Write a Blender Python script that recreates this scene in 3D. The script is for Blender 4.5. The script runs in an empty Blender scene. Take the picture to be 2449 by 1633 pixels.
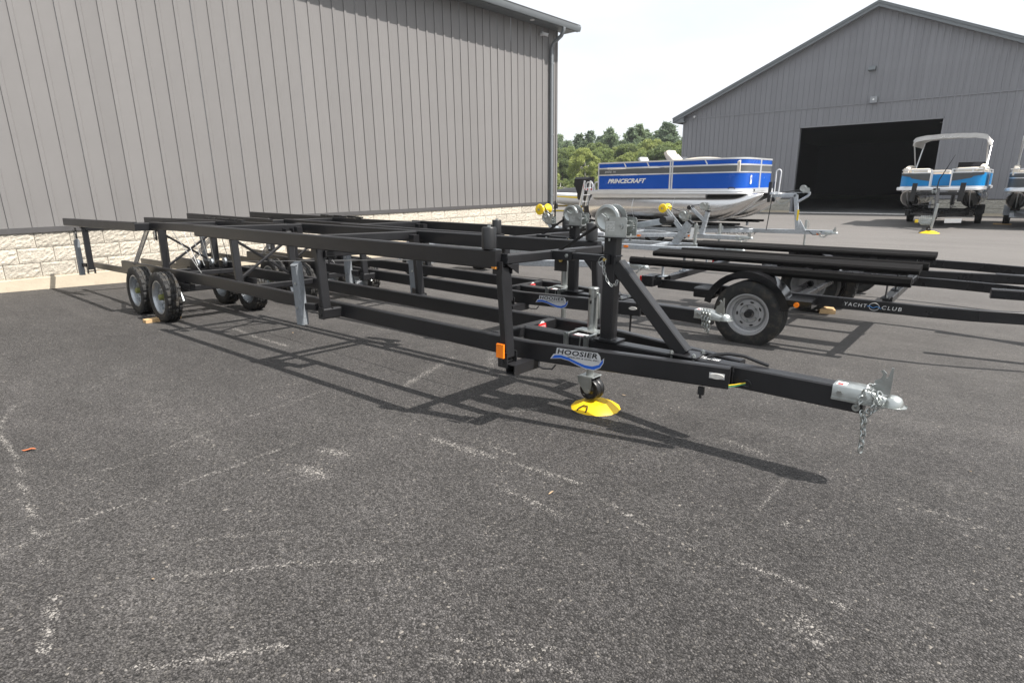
import bpy, math, random
import numpy as np
from mathutils import Vector, Matrix
R = math.radians
random.seed(7); rng = np.random.default_rng(7)
scene = bpy.context.scene
COL = scene.collection

# ------------------------------------------------------------------ camera, sky, sun, exposure
cam_d = bpy.data.cameras.new('camera'); cam = bpy.data.objects.new('camera', cam_d); COL.objects.link(cam)
cam_d.sensor_width = 36; cam_d.lens = 20.193; cam_d.clip_start = .05; cam_d.clip_end = 3000
YAW, PIT, ROL = 0.715887, 0.265256, -0.014280
def cam_axes():
    r = Vector((math.cos(YAW), math.sin(YAW), 0)); f = Vector((-math.sin(YAW), math.cos(YAW), 0)); u = Vector((0, 0, 1))
    f2 = f*math.cos(PIT) - u*math.sin(PIT); u2 = u*math.cos(PIT) + f*math.sin(PIT)
    return r*math.cos(ROL) + u2*math.sin(ROL), -r*math.sin(ROL) + u2*math.cos(ROL), f2
r_, u_, f_ = cam_axes()
cm = Matrix((r_, u_, -f_)).transposed().to_4x4(); cm.translation = (0, 0, 1.32)
cam.matrix_world = cm
scene.camera = cam

SUN = Vector((.62, .226, .99)).normalized()          # direction towards the sun
world = bpy.data.worlds.new('World'); scene.world = world; world.use_nodes = True
nt = world.node_tree; nt.nodes.clear()
out = nt.nodes.new('ShaderNodeOutputWorld'); bg = nt.nodes.new('ShaderNodeBackground'); bg.inputs['Strength'].default_value = .1
sky = nt.nodes.new('ShaderNodeTexSky'); sky.sky_type = 'NISHITA'; sky.sun_disc = False
sky.sun_elevation = math.asin(SUN.z); sky.sun_rotation = math.atan2(SUN.x, SUN.y)
sky.air_density = 1.0; sky.dust_density = 4.0; sky.ozone_density = 1.0
tc = nt.nodes.new('ShaderNodeTexCoord'); mp = nt.nodes.new('ShaderNodeMapping'); mp.inputs['Scale'].default_value = (1.2, 1.2, 4)
nz = nt.nodes.new('ShaderNodeTexNoise'); nz.inputs['Scale'].default_value = 1.6; nz.inputs['Detail'].default_value = 6; nz.inputs['Roughness'].default_value = .55
rmp = nt.nodes.new('ShaderNodeMapRange'); rmp.inputs['From Min'].default_value = .3; rmp.inputs['From Max'].default_value = .7
rmp.inputs['To Min'].default_value = .64; rmp.inputs['To Max'].default_value = .95
mx = nt.nodes.new('ShaderNodeMix'); mx.data_type = 'RGBA'; mx.inputs['B'].default_value = (7.2, 7.5, 7.75, 1)   # thin bright cloud and haze
nt.links.new(tc.outputs['Generated'], mp.inputs['Vector']); nt.links.new(mp.outputs[0], nz.inputs['Vector'])
nt.links.new(nz.outputs['Fac'], rmp.inputs['Value']); nt.links.new(rmp.outputs[0], mx.inputs['Factor'])
nt.links.new(sky.outputs[0], mx.inputs['A']); nt.links.new(mx.outputs['Result'], bg.inputs['Color']); nt.links.new(bg.outputs[0], out.inputs['Surface'])

sun_d = bpy.data.lights.new('sun', 'SUN'); sun_d.energy = 5.0; sun_d.angle = R(.7); sun_d.color = (1, .955, .90)
sun = bpy.data.objects.new('sun', sun_d); COL.objects.link(sun); sun.location = (10, 4, 16)
sun.rotation_euler = SUN.to_track_quat('Z', 'Y').to_euler()
vs = scene.view_settings; vs.view_transform = 'Standard'; vs.look = 'None'; vs.exposure = .70; vs.gamma = 1; vs.use_curve_mapping = False
scene.cycles.use_denoising = True
scene.cycles.max_bounces = 6; scene.cycles.diffuse_bounces = 3; scene.cycles.glossy_bounces = 3; scene.cycles.transmission_bounces = 4
scene.cycles.use_adaptive_sampling = True

# ------------------------------------------------------------------ mesh helpers
def unit(v): v = Vector(v); return v.normalized()
class MB:
    """collects shapes; build() links them as ONE mesh object"""
    def __init__(s): s.v = []; s.f = []; s.m = []; s.mi = 0
    def mat(s, i): s.mi = i; return s
    def add(s, vs, fs):
        o = len(s.v); s.v += [tuple(v) for v in vs]; s.f += [tuple(i+o for i in f) for f in fs]; s.m += [s.mi]*len(fs); return s
    def box(s, x0, x1, y0, y1, z0, z1):
        if x0 > x1: x0, x1 = x1, x0
        if y0 > y1: y0, y1 = y1, y0
        if z0 > z1: z0, z1 = z1, z0
        return s.add([(x0,y0,z0),(x1,y0,z0),(x1,y1,z0),(x0,y1,z0),(x0,y0,z1),(x1,y0,z1),(x1,y1,z1),(x0,y1,z1)],
                     [(0,3,2,1),(4,5,6,7),(0,1,5,4),(1,2,6,5),(2,3,7,6),(3,0,4,7)])
    def loft(s, rings, cap=True, closed=True):
        n = len(rings[0]); o = len(s.v)
        for r in rings: s.v += [tuple(p) for p in r]
        fs = []
        for k in range(len(rings)-1):
            for i in range(n if closed else n-1):
                j = (i+1) % n; fs.append((o+k*n+i, o+k*n+j, o+(k+1)*n+j, o+(k+1)*n+i))
        if cap: fs.append(tuple(o+i for i in reversed(range(n)))); fs.append(tuple(o+(len(rings)-1)*n+i for i in range(n)))
        s.f += fs; s.m += [s.mi]*len(fs); return s
    def bar(s, pts, w, h, ch=.005, up=(0,0,1)):
        """rectangular tube through points: w across, h along up, chamfered edges"""
        pts = [Vector(p) for p in pts]; up = Vector(up); rings = []
        a, b = w/2, h/2; ch = min(ch, a*.6, b*.6)
        sec = [(-a+ch,-b),(a-ch,-b),(a,-b+ch),(a,b-ch),(a-ch,b),(-a+ch,b),(-a,b-ch),(-a,-b+ch)]
        for i, p in enumerate(pts):
            if i == 0: d = pts[1]-p
            elif i == len(pts)-1: d = p-pts[i-1]
            else: d = (pts[i+1]-p).normalized() + (p-pts[i-1]).normalized()
            d.normalize(); u = up
            if abs(d.dot(u)) > .98: u = Vector((1,0,0))
            r = d.cross(u).normalized(); uu = r.cross(d).normalized()
            rings.append([p + r*x + uu*y for x, y in sec])
        return s.loft(rings)
    def cyl(s, p, q, r0, r1=None, n=16, cap=True):
        p, q = Vector(p), Vector(q); r1 = r0 if r1 is None else r1; d = (q-p).normalized()
        a = Vector((0,0,1)) if abs(d.z) < .9 else Vector((1,0,0)); x = d.cross(a).normalized(); y = d.cross(x)
        cs = [(math.cos(2*math.pi*i/n), math.sin(2*math.pi*i/n)) for i in range(n)]
        return s.loft([[p+(x*c+y*k)*r0 for c,k in cs], [q+(x*c+y*k)*r1 for c,k in cs]], cap)
    def tube(s, pts, r, n=8, closed=False):
        pts = [Vector(p) for p in pts]; rings = []; N = len(pts); ref = None
        for i, p in enumerate(pts):
            if closed: d = pts[(i+1) % N]-pts[i-1]
            else: d = pts[min(i+1,N-1)]-pts[max(i-1,0)]
            d.normalize()
            if ref is None: ref = Vector((0,0,1)) if abs(d.z) < .9 else Vector((1,0,0))
            x = d.cross(ref).normalized(); y = d.cross(x).normalized(); ref = x.cross(d)*1.0
            rr = r[i] if isinstance(r, (list, tuple)) else r
            rings.append([p+(x*math.cos(2*math.pi*k/n)+y*math.sin(2*math.pi*k/n))*rr for k in range(n)])
        if closed: rings.append(rings[0])
        return s.loft(rings, cap=not closed)
    def lathe(s, prof, c, axis='y', n=32, cap=False, mod=None):
        """profile of (radius, offset along axis)"""
        c = Vector(c); A = {'x': (Vector((0,1,0)),Vector((0,0,1)),Vector((1,0,0))), 'y': (Vector((1,0,0)),Vector((0,0,1)),Vector((0,1,0))), 'z': (Vector((1,0,0)),Vector((0,1,0)),Vector((0,0,1)))}[axis]
        rings = []
        for j, (r, o) in enumerate(prof):
            rings.append([c + (A[0]*math.cos(2*math.pi*i/n)+A[1]*math.sin(2*math.pi*i/n))*(r*(mod(i, j) if mod else 1)) + A[2]*o for i in range(n)])
        return s.loft(rings, cap)
    def prism(s, poly, m, t):
        """2D polygon on matrix m (x,y plane), thickness t along its z"""
        n = len(poly); a = [m @ Vector((x,y,0)) for x,y in poly]; b = [m @ Vector((x,y,t)) for x,y in poly]
        return s.add(a+b, [tuple(reversed(range(n))), tuple(range(n,2*n))] + [(i,(i+1)%n,n+(i+1)%n,n+i) for i in range(n)])
    def sphere(s, c, rx, ry, rz, n=12, k=8):
        c = Vector(c); rings = []
        for j in range(k+1):
            t = math.pi*j/k - math.pi/2; cr = max(math.cos(t), .02)
            rings.append([c+Vector((rx*cr*math.cos(2*math.pi*i/n), ry*cr*math.sin(2*math.pi*i/n), rz*math.sin(t))) for i in range(n)])
        return s.loft(rings)
    def mesh(s, name, mats, sharp=38, smooth=True):
        me = bpy.data.meshes.new(name); me.from_pydata(s.v, [], s.f)
        for m in (mats if isinstance(mats, (list, tuple)) else [mats]): me.materials.append(m)
        me.polygons.foreach_set('material_index', s.m)
        if smooth:
            me.polygons.foreach_set('use_smooth', [True]*len(s.f)); me.set_sharp_from_angle(angle=R(sharp))
        me.update(); return me
    def build(s, name, mats, parent=None, sharp=38, smooth=True):
        return link(name, s.mesh(name, mats, sharp, smooth), parent)
def link(name, me, parent=None):
    o = bpy.data.objects.new(name, me); COL.objects.link(o)
    if parent is not None: o.parent = parent
    return o
def tag(o, label=None, cat=None, group=None, kind=None):
    if label: o['label'] = label
    if cat: o['category'] = cat
    if group: o['group'] = group
    if kind: o['kind'] = kind
    return o
def thing(name, label, cat, loc=(0,0,0), rot=(0,0,0), group=None):
    o = bpy.data.objects.new(name, None); COL.objects.link(o); o.location = loc; o.rotation_euler = rot; o.empty_display_size = .2
    return tag(o, label, cat, group)
def pinv(o, p):
    if p is not None and p.get('_w'): o.matrix_parent_inverse = Matrix.Translation(-Vector(p.location))
def kids(o): return [c for c in bpy.data.objects if c.parent == o]
def frame(o, x, y):
    """matrix with x,y axes (plane) at o; z is their cross"""
    x = unit(x); y = Vector(y); z = x.cross(y).normalized(); y = z.cross(x)
    m = Matrix((x, y, z)).transposed().to_4x4(); m.translation = o; return m
def text(body, w, h, m, mat, parent, name='lettering', shear=0., bold=0., ext=.0008, spacing=1.):
    """lettering as a mesh, fitted to w x h, centred on matrix m"""
    cu = bpy.data.curves.new('t', 'FONT'); cu.body = body; cu.size = 1; cu.shear = shear; cu.offset = bold; cu.space_character = spacing; cu.resolution_u = 3
    ob = bpy.data.objects.new('t', cu); COL.objects.link(ob); bpy.context.view_layer.update()
    me = bpy.data.meshes.new_from_object(ob.evaluated_get(bpy.context.evaluated_depsgraph_get()))
    bpy.data.objects.remove(ob); bpy.data.curves.remove(cu)
    co = np.array([v.co[:] for v in me.vertices]); lo, hi = co.min(0), co.max(0); c = (lo+hi)/2
    for v in me.vertices:
        v.co = m @ Vector(((v.co.x-c[0])/(hi[0]-lo[0])*w, (v.co.y-c[1])/(hi[1]-lo[1])*h, .0005))
    me.materials.clear(); me.materials.append(mat); me.name = name
    return link(name, me, parent)

# ------------------------------------------------------------------ materials
def mat(name, col, rough=.5, metal=0., var=.12, vscale=6., bump=0., bscale=60., rvar=.1, spec=.5, coat=0., emit=None, alpha=None, trans=0., stretch=None, dirt=None, orand=0.):
    m = bpy.data.materials.new(name); m.use_nodes = True; n = m.node_tree.nodes; l = m.node_tree.links
    b = n['Principled BSDF']; b.inputs['Metallic'].default_value = metal; b.inputs['Specular IOR Level'].default_value = spec; b.inputs['Coat Weight'].default_value = coat
    b.inputs['Coat Roughness'].default_value = .08
    tcn = n.new('ShaderNodeTexCoord'); src = tcn.outputs['Object']
    if stretch:
        mpn = n.new('ShaderNodeMapping'); mpn.inputs['Scale'].default_value = stretch; l.new(src, mpn.inputs['Vector']); src = mpn.outputs[0]
    no = n.new('ShaderNodeTexNoise'); no.inputs['Scale'].default_value = vscale; no.inputs['Detail'].default_value = 5; no.inputs['Roughness'].default_value = .6; l.new(src, no.inputs['Vector'])
    mr = n.new('ShaderNodeMapRange'); mr.inputs['From Min'].default_value = .25; mr.inputs['From Max'].default_value = .75
    mr.inputs['To Min'].default_value = 1-var; mr.inputs['To Max'].default_value = 1+var; l.new(no.outputs['Fac'], mr.inputs['Value'])
    fac = mr.outputs[0]
    if orand:   # each piece of a set comes out of the yard a little lighter or darker
        oi = n.new('ShaderNodeObjectInfo'); orr = n.new('ShaderNodeMapRange'); orr.inputs['To Min'].default_value = 1-orand; orr.inputs['To Max'].default_value = 1+orand; l.new(oi.outputs['Random'], orr.inputs['Value'])
        om = n.new('ShaderNodeMath'); om.operation = 'MULTIPLY'; l.new(fac, om.inputs[0]); l.new(orr.outputs[0], om.inputs[1]); fac = om.outputs[0]
    vm = n.new('ShaderNodeVectorMath'); vm.operation = 'SCALE'; vm.inputs[0].default_value = col; l.new(fac, vm.inputs['Scale'])
    colout = vm.outputs[0]
    if dirt:   # worn or dusty patches with a shape of their own
        dn = n.new('ShaderNodeTexNoise'); dn.inputs['Scale'].default_value = dirt[1]; dn.inputs['Detail'].default_value = 8; dn.inputs['Roughness'].default_value = .7; l.new(tcn.outputs['Object'], dn.inputs['Vector'])
        dr = n.new('ShaderNodeMapRange'); dr.inputs['From Min'].default_value = dirt[2]; dr.inputs['From Max'].default_value = dirt[2]+.15; dr.inputs['To Max'].default_value = dirt[3]; l.new(dn.outputs['Fac'], dr.inputs['Value'])
        dm = n.new('ShaderNodeMix'); dm.data_type = 'RGBA'; dm.inputs['B'].default_value = (*dirt[0], 1); l.new(colout, dm.inputs['A']); l.new(dr.outputs[0], dm.inputs['Factor']); colout = dm.outputs['Result']
    l.new(colout, b.inputs['Base Color'])
    rr = n.new('ShaderNodeMapRange'); rr.inputs['To Min'].default_value = max(rough-rvar, .02); rr.inputs['To Max'].default_value = min(rough+rvar, 1); l.new(no.outputs['Fac'], rr.inputs['Value']); l.new(rr.outputs[0], b.inputs['Roughness'])
    if bump:
        bn = n.new('ShaderNodeTexNoise'); bn.inputs['Scale'].default_value = bscale; bn.inputs['Detail'].default_value = 4; l.new(src, bn.inputs['Vector'])
        bp = n.new('ShaderNodeBump'); bp.inputs['Strength'].default_value = bump; bp.inputs['Distance'].default_value = .01; l.new(bn.outputs['Fac'], bp.inputs['Height']); l.new(bp.outputs[0], b.inputs['Normal'])
    if emit: b.inputs['Emission Color'].default_value = (*emit[:3], 1); b.inputs['Emission Strength'].default_value = emit[3]
    if alpha is not None: b.inputs['Alpha'].default_value = alpha
    if trans: b.inputs['Transmission Weight'].default_value = trans
    return m
BLACK = mat('black_powder_coat', (.0150,.0150,.0165), .34, var=.3, vscale=3, bump=.08, bscale=350, spec=.42, dirt=((.055,.052,.05), 9, .62, .3))
BLACK2 = mat('black_frame_paint', (.015,.015,.0165), .28, spec=.45, var=.25, vscale=3, bump=.1, bscale=300, dirt=((.06,.057,.053), 6, .63, .3))
CARPET = mat('black_carpet', (.010,.0095,.0095), .95, var=.4, vscale=120, bump=.9, bscale=420, spec=.15)
RUBBER = mat('tyre_rubber', (.016,.016,.016), .75, var=.3, vscale=14, bump=.25, bscale=160, dirt=((.085,.07,.05), 14, .50, .55))
BLKPLAST = mat('black_plastic', (.012,.012,.013), .4, var=.2)
GALV = mat('galvanised_steel', (.42,.45,.48), .45, .55, var=.22, vscale=28, bump=.05, bscale=80, rvar=.15)
ZINC = mat('zinc_plate', (.43,.45,.44), .32, .85, var=.16, vscale=16, rvar=.12, bump=.05, bscale=60)
RIM = mat('galvanised_rim', (.40,.42,.44), .36, .75, var=.15, vscale=18)
FENDBLK = mat('gloss_black_fender', (.010,.010,.011), .12, var=.2, rvar=.05, spec=.5)
RIMGREY = mat('silver_rim_paint', (.40,.40,.405), .42, .35, var=.1)
ALU = mat('brushed_aluminium', (.68,.67,.66), .25, 1., var=.07, vscale=3, rvar=.07, bump=.06, bscale=5, stretch=(.6,40,40))
ALUR = mat('aluminium_rail', (.80,.81,.82), .35, .7, var=.05)
GREYPOST = mat('grey_weathered_post', (.19,.205,.22), .7, var=.3, vscale=30, bump=.5, bscale=50, stretch=(6,6,1))
YELLOW = mat('yellow_plastic', (.86,.55,.012), .45, var=.08, vscale=5, spec=.4, dirt=((.45,.33,.08), 9, .62, .5))
YELROLL = mat('yellow_roller', (.85,.60,.02), .4, var=.08)
AMBER = mat('amber_lens', (.90,.22,.01), .18, var=.1, coat=.5)
RED = mat('red_lens', (.55,.02,.02), .2, var=.1, coat=.5)
WHITE = mat('white_print', (.78,.78,.77), .5, var=.04)
SILVER = mat('silver_decal', (.52,.53,.54), .4, .2, var=.05)
DECBLUE = mat('blue_decal', (.01,.10,.50), .4, var=.05)
DECBLACK = mat('black_decal', (.012,.012,.013), .4, var=.05)
REDDEC = mat('red_decal', (.62,.03,.03), .4, var=.05)
BRASS = mat('brass_bolt', (.55,.42,.15), .35, .9, var=.1)
OLIVE = mat('olive_hub', (.16,.17,.05), .5, .2, var=.1)
WOOD = mat('raw_lumber', (.55,.37,.19), .75, var=.25, vscale=8, bump=.3, bscale=40, stretch=(1,12,12))
RUST = mat('orange_primer', (.62,.24,.03), .7, var=.3, vscale=40)
LENS = mat('clear_lens', (.7,.68,.64), .2, .3, var=.2, vscale=60)
WIREY = mat('yellow_wire', (.7,.5,.02), .5); WIREG = mat('green_wire', (.05,.25,.1), .5)
SPRING = mat('dark_spring_steel', (.16,.155,.15), .45, .6)
CABLE = mat('steel_cable', (.42,.42,.41), .4, .7)
TAPE = mat('winch_strap', (.03,.03,.032), .8, var=.2, vscale=60)
# ------------------------------------------------------------------ ground
GYN = [-60,-2,0,4,6,9,34,60,400]; GZN = [.05,.05,0,-.14,-.18,-.20,-.31,-.35,-.35]
def ground_z(X, Y):
    return np.interp(Y, GYN, GZN) + .014*np.clip(np.asarray(X)+7, 0, 8)*np.interp(Y, [5,12], [1,0])
def gz(x, y): return float(ground_z(x, y))
xs = np.unique(np.concatenate([np.linspace(-600,-30,12), np.linspace(-30,-10.8,16), np.arange(-10.8,2.4,.024), np.linspace(2.4,40,20), np.linspace(40,600,10)]))
ys = np.unique(np.concatenate([np.linspace(-200,-4,8), np.linspace(-4,-.1,20), np.arange(-.1,5.2,.024), np.arange(5.2,6.4,.1), np.arange(6.4,40,.5), np.linspace(40,900,20)]))
GX, GY = np.meshgrid(xs, ys); GZ = ground_z(GX, GY)
nx, ny = len(xs), len(ys)
gm = bpy.data.meshes.new('asphalt_ground')
gm.vertices.add(nx*ny); gm.vertices.foreach_set('co', np.stack([GX,GY,GZ],-1).ravel().astype(np.float32))
idx = np.arange(nx*ny).reshape(ny, nx); quads = np.stack([idx[:-1,:-1],idx[:-1,1:],idx[1:,1:],idx[1:,:-1]],-1).reshape(-1,4)
gm.loops.add(quads.size); gm.loops.foreach_set('vertex_index', quads.ravel().astype(np.int32))
gm.polygons.add(len(quads)); gm.polygons.foreach_set('loop_start', np.arange(0,quads.size,4).astype(np.int32)); gm.polygons.foreach_set('use_smooth', np.ones(len(quads), bool))
gm.update()
# scrape marks and dusty patches worn into the paving (world x,y polylines: points, half width, strength)
def pix(x, y):          # where a view ray of the survey photo meets the ground
    d = f_ + r_*((x-1224.5)/1373.67) - u_*((y-816.5)/1373.67); lo, hi = .1, 500.
    for _ in range(50):
        m_ = (lo+hi)/2; p = d*m_
        if 1.32+p.z > gz(p.x, p.y): lo = m_
        else: hi = m_
    return (d.x*lo, d.y*lo)
SCUFF = [([(-4.66,0.51),(-4.32,0.4),(-4.1,0.36),(-3.61,0.35),(-3.11,0.3),(-2.85,0.28),(-2.67,0.26)],0.016,0.9),([(-2.49,0.25),(-2.34,0.22)],0.012,0.8),([(-2.16,0.21),(-2.01,0.17),(-1.89,0.14)],0.018,1.1),([(-2.59,0.14),(-2.64,0.27),(-2.66,0.39),(-2.67,0.6),(-2.68,0.84),(-2.7,1.13),(-2.73,1.36)],0.016,0.75),([(-3.1,0.33),(-3.11,0.57),(-3.17,0.93),(-3.29,1.29),(-3.35,1.7),(-3.43,1.95)],0.016,0.6),([(-2.28,0.4),(-2.19,0.59),(-2.08,0.75),(-1.94,0.92)],0.014,0.6),([(-1.64,0.27),(-1.53,0.4),(-1.46,0.51),(-1.38,0.61)],0.02,0.75),([(-2.0,0.49),(-1.88,0.63),(-1.74,0.81),(-1.5,1.05)],0.02,0.6),([(-2.4,1.23),(-2.27,1.24)],0.07,0.75),([(-2.48,1.42),(-2.42,1.44)],0.05,0.75),([(-2.21,1.88),(-1.81,1.92)],0.035,0.85),([(-1.71,1.93),(-1.44,1.96),(-1.32,1.96)],0.025,0.85),([(-2.27,2.03),(-1.75,2.01)],0.012,0.7),([(-1.15,1.91),(-0.89,1.83),(-0.69,1.83),(-0.5,1.84),(-0.34,1.84),(-0.18,1.81)],0.014,0.85),([(-0.63,2.64),(-0.63,2.24)],0.014,0.7),([(-0.5,2.25),(-0.52,2.11)],0.012,0.8),([(-0.19,2.73),(0.01,2.71),(0.15,2.66)],0.014,0.75),([(-1.53,1.7),(-1.21,1.69)],0.03,0.6),([(-1.09,0.89),(-0.89,1.04),(-0.78,1.09)],0.014,0.7),([(-1.03,0.83),(-0.81,1.01),(-0.69,1.06)],0.016,0.7),([(-0.29,1.66),(-0.25,1.62)],0.09,0.5),([(-0.99,2.89),(-0.79,2.84)],0.05,0.5),([(-6.0,2.49),(-5.42,2.44),(-4.83,2.45)],0.035,0.85),([(-3.09,2.39),(-3.25,2.8),(-3.4,3.17)],0.05,0.7),([(-2.17,2.47),(-2.07,2.64)],0.03,0.8),([(-2.51,1.41),(-2.4,1.45)],0.08,0.6),([(-3.66,3.93),(-2.82,2.98)],0.05,0.5),([(-0.59,2.44),(-0.59,2.67)],0.012,0.5)]
scuff = np.zeros(nx*ny, np.float32); PX = GX.ravel(); PY = GY.ravel()
for pts, hw, st in SCUFF:
    for a, b in zip(pts[:-1], pts[1:]):
        d = np.array(b)-np.array(a); L2 = max(d@d, 1e-9); t = np.clip(((PX-a[0])*d[0]+(PY-a[1])*d[1])/L2, 0, 1)
        dist = np.hypot(PX-a[0]-t*d[0], PY-a[1]-t*d[1]); scuff = np.maximum(scuff, (.30*st*np.exp(-(dist/(hw*.6))**2)).astype(np.float32))
at = gm.attributes.new('scuff', 'FLOAT', 'POINT'); at.data.foreach_set('value', scuff)
ASPH = bpy.data.materials.new('asphalt'); ASPH.use_nodes = True; n = ASPH.node_tree.nodes; l = ASPH.node_tree.links; b = n['Principled BSDF']
def N(t, **kw):
    o = n.new(t)
    for k, v in kw.items():
        if k.startswith('_'): setattr(o, k[1:], v)
        else: o.inputs[k].default_value = v
    return o
def mrange(src, a, b_, c, d):
    o = N('ShaderNodeMapRange', **{'From Min':a,'From Max':b_,'To Min':c,'To Max':d}); l.new(src, o.inputs['Value']); return o.outputs[0]
def mul(a, b_, op='MULTIPLY'):
    o = N('ShaderNodeMath', _operation=op)
    for i, x in enumerate((a, b_)):
        if isinstance(x, (int, float)): o.inputs[i].default_value = x
        else: l.new(x, o.inputs[i])
    return o.outputs[0]
geo = N('ShaderNodeNewGeometry'); pos = geo.outputs['Position']
warp = N('ShaderNodeTexNoise', Scale=40., Detail=2.); l.new(pos, warp.inputs['Vector'])
wv = N('ShaderNodeVectorMath', _operation='MULTIPLY_ADD'); wv.inputs[1].default_value = (.012,.012,.012); l.new(warp.outputs['Color'], wv.inputs[0]); l.new(pos, wv.inputs[2])
vor = N('ShaderNodeTexVoronoi', Scale=120., Randomness=1.); l.new(wv.outputs[0], vor.inputs['Vector'])
vor2 = N('ShaderNodeTexVoronoi', Scale=260., Randomness=1.); l.new(wv.outputs[0], vor2.inputs['Vector'])
vore = N('ShaderNodeTexVoronoi', Scale=120., _feature='DISTANCE_TO_EDGE'); l.new(wv.outputs[0], vore.inputs['Vector'])
sep = N('ShaderNodeSeparateColor'); l.new(vor.outputs['Color'], sep.inputs[0]); sep2 = N('ShaderNodeSeparateColor'); l.new(vor2.outputs['Color'], sep2.inputs[0])
big = N('ShaderNodeTexNoise', Scale=.45, Detail=6., Roughness=.6); l.new(pos, big.inputs['Vector'])
mid = N('ShaderNodeTexNoise', Scale=3.5, Detail=6., Roughness=.65); l.new(pos, mid.inputs['Vector'])
fine = N('ShaderNodeTexNoise', Scale=260., Detail=3.); l.new(pos, fine.inputs['Vector'])
val = mul(mrange(sep.outputs[0], 0,1,.38,1.70), mrange(big.outputs['Fac'], .3,.7,.72,1.25)); val = mul(val, mrange(mid.outputs['Fac'], .3,.7,.86,1.14)); val = mul(val, mrange(fine.outputs['Fac'], .32,.68,.58,1.42))
crack = mrange(vore.outputs['Distance'], 0,.25,.22,1.08); val = mul(val, crack)
basec = N('ShaderNodeVectorMath', _operation='SCALE'); basec.inputs[0].default_value = (.0565,.0532,.0517); l.new(val, basec.inputs['Scale'])
# pale chips
speck = mrange(sep.outputs[1], .986,.992,0,1); speck = mul(speck, mrange(mid.outputs['Fac'], .42,.62,.15,1)); speck2 = mul(mrange(sep2.outputs[1], .98,.99,0,1), .5)
speck = mul(speck, speck2, 'MAXIMUM')
att = N('ShaderNodeAttribute', _attribute_name='scuff')
sn = N('ShaderNodeTexNoise', Scale=95., Detail=5., Roughness=.75); l.new(pos, sn.inputs['Vector'])
attn = mul(att.outputs['Fac'], mrange(sn.outputs['Fac'], .3,.7,.45,1.25))
scm = mul(mrange(mul(attn, sep.outputs[2], 'SUBTRACT'), .0,.12,0,1), mrange(mul(attn, sep2.outputs[2], 'SUBTRACT'), -.05,.1,0,1), 'MAXIMUM')
# tyre polish: faint long streaks
tm = N('ShaderNodeMapping'); tm.inputs['Scale'].default_value = (.25,1.8,1); tm.inputs['Rotation'].default_value = (0,0,.5); l.new(pos, tm.inputs['Vector'])
stn = N('ShaderNodeTexNoise', Scale=1.3, Detail=7., Roughness=.7); l.new(tm.outputs[0], stn.inputs['Vector'])
dust = mul(mul(mrange(stn.outputs['Fac'], .52,.74,0,.7), mrange(sn.outputs['Fac'], .45,.65,0,1)), mrange(sep.outputs[2], .55,.8,0,1))
m1 = N('ShaderNodeMix', _data_type='RGBA'); m1.inputs['B'].default_value = (.34,.31,.27,1); l.new(basec.outputs[0], m1.inputs['A']); l.new(mul(speck,.6), m1.inputs['Factor'])
m2 = N('ShaderNodeMix', _data_type='RGBA'); m2.inputs['B'].default_value = (.33,.31,.285,1); l.new(m1.outputs['Result'], m2.inputs['A']); l.new(mul(mul(scm,.85), dust, 'MAXIMUM'), m2.inputs['Factor'])
# the paving farther out blends to a paler, more even colour
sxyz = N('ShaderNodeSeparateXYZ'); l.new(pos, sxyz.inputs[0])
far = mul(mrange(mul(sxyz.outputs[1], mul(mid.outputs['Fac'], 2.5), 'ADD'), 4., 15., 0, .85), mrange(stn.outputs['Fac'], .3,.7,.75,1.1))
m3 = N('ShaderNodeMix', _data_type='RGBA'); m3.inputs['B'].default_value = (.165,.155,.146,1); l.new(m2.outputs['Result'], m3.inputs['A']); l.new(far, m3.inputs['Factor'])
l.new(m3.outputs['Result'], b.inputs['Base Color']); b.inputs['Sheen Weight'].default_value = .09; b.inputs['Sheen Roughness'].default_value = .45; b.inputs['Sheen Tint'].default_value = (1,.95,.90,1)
b.inputs['Roughness'].default_value = .8; b.inputs['Specular IOR Level'].default_value = .22
hgt = mul(mrange(vor.outputs['Distance'], 0,.9,1,0), mul(fine.outputs['Fac'], .35), 'ADD'); hgt = mul(hgt, mul(mid.outputs['Fac'], .6), 'ADD')
bp = N('ShaderNodeBump', Strength=.9, Distance=.006); l.new(hgt, bp.inputs['Height']); l.new(bp.outputs[0], b.inputs['Normal'])
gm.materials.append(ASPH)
tag(link('asphalt_ground', gm), kind='structure')

# ------------------------------------------------------------------ buildings
def steel_mat(name, col):
    m = mat(name, col, .5, .0, var=.05, vscale=1.3, bump=.55, bscale=1.6, rvar=.08, spec=.35, orand=.035)
    return m
SIDING = steel_mat('taupe_steel_siding', (.188,.181,.177)); SIDING2 = steel_mat('dark_grey_steel_siding', (.235,.236,.250)); TRIM = mat('dark_trim', (.065,.062,.062), .5, var=.08)
GTRIM = mat('grey_gutter_paint', (.17,.185,.195), .45, var=.06)
BLOCK = mat('split_face_block', (.52,.475,.40), .95, var=.30, vscale=40, bump=1., bscale=85, spec=.1, dirt=((.30,.25,.18), 60, .57, .55), orand=.12)
BLOCK2 = mat('grey_split_face_block', (.44,.42,.37), .95, var=.25, vscale=20, bump=1., bscale=45, spec=.1)
MORTAR = mat('mortar', (.56,.52,.45), .95, var=.1, vscale=30); CONC = mat('cast_concrete', (.54,.47,.36), .9, var=.12, vscale=3, bump=.3, bscale=25, dirt=((.40,.33,.25), 4, .55, .5))
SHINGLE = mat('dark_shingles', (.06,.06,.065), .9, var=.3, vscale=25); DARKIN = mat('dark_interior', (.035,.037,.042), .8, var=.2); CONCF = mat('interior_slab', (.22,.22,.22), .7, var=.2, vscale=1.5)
CREAMF = mat('white_camera_plastic', (.7,.7,.7), .4); LAMPW = mat('lamp_lens', (.8,.8,.8), .3)
PAN = .2657
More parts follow.
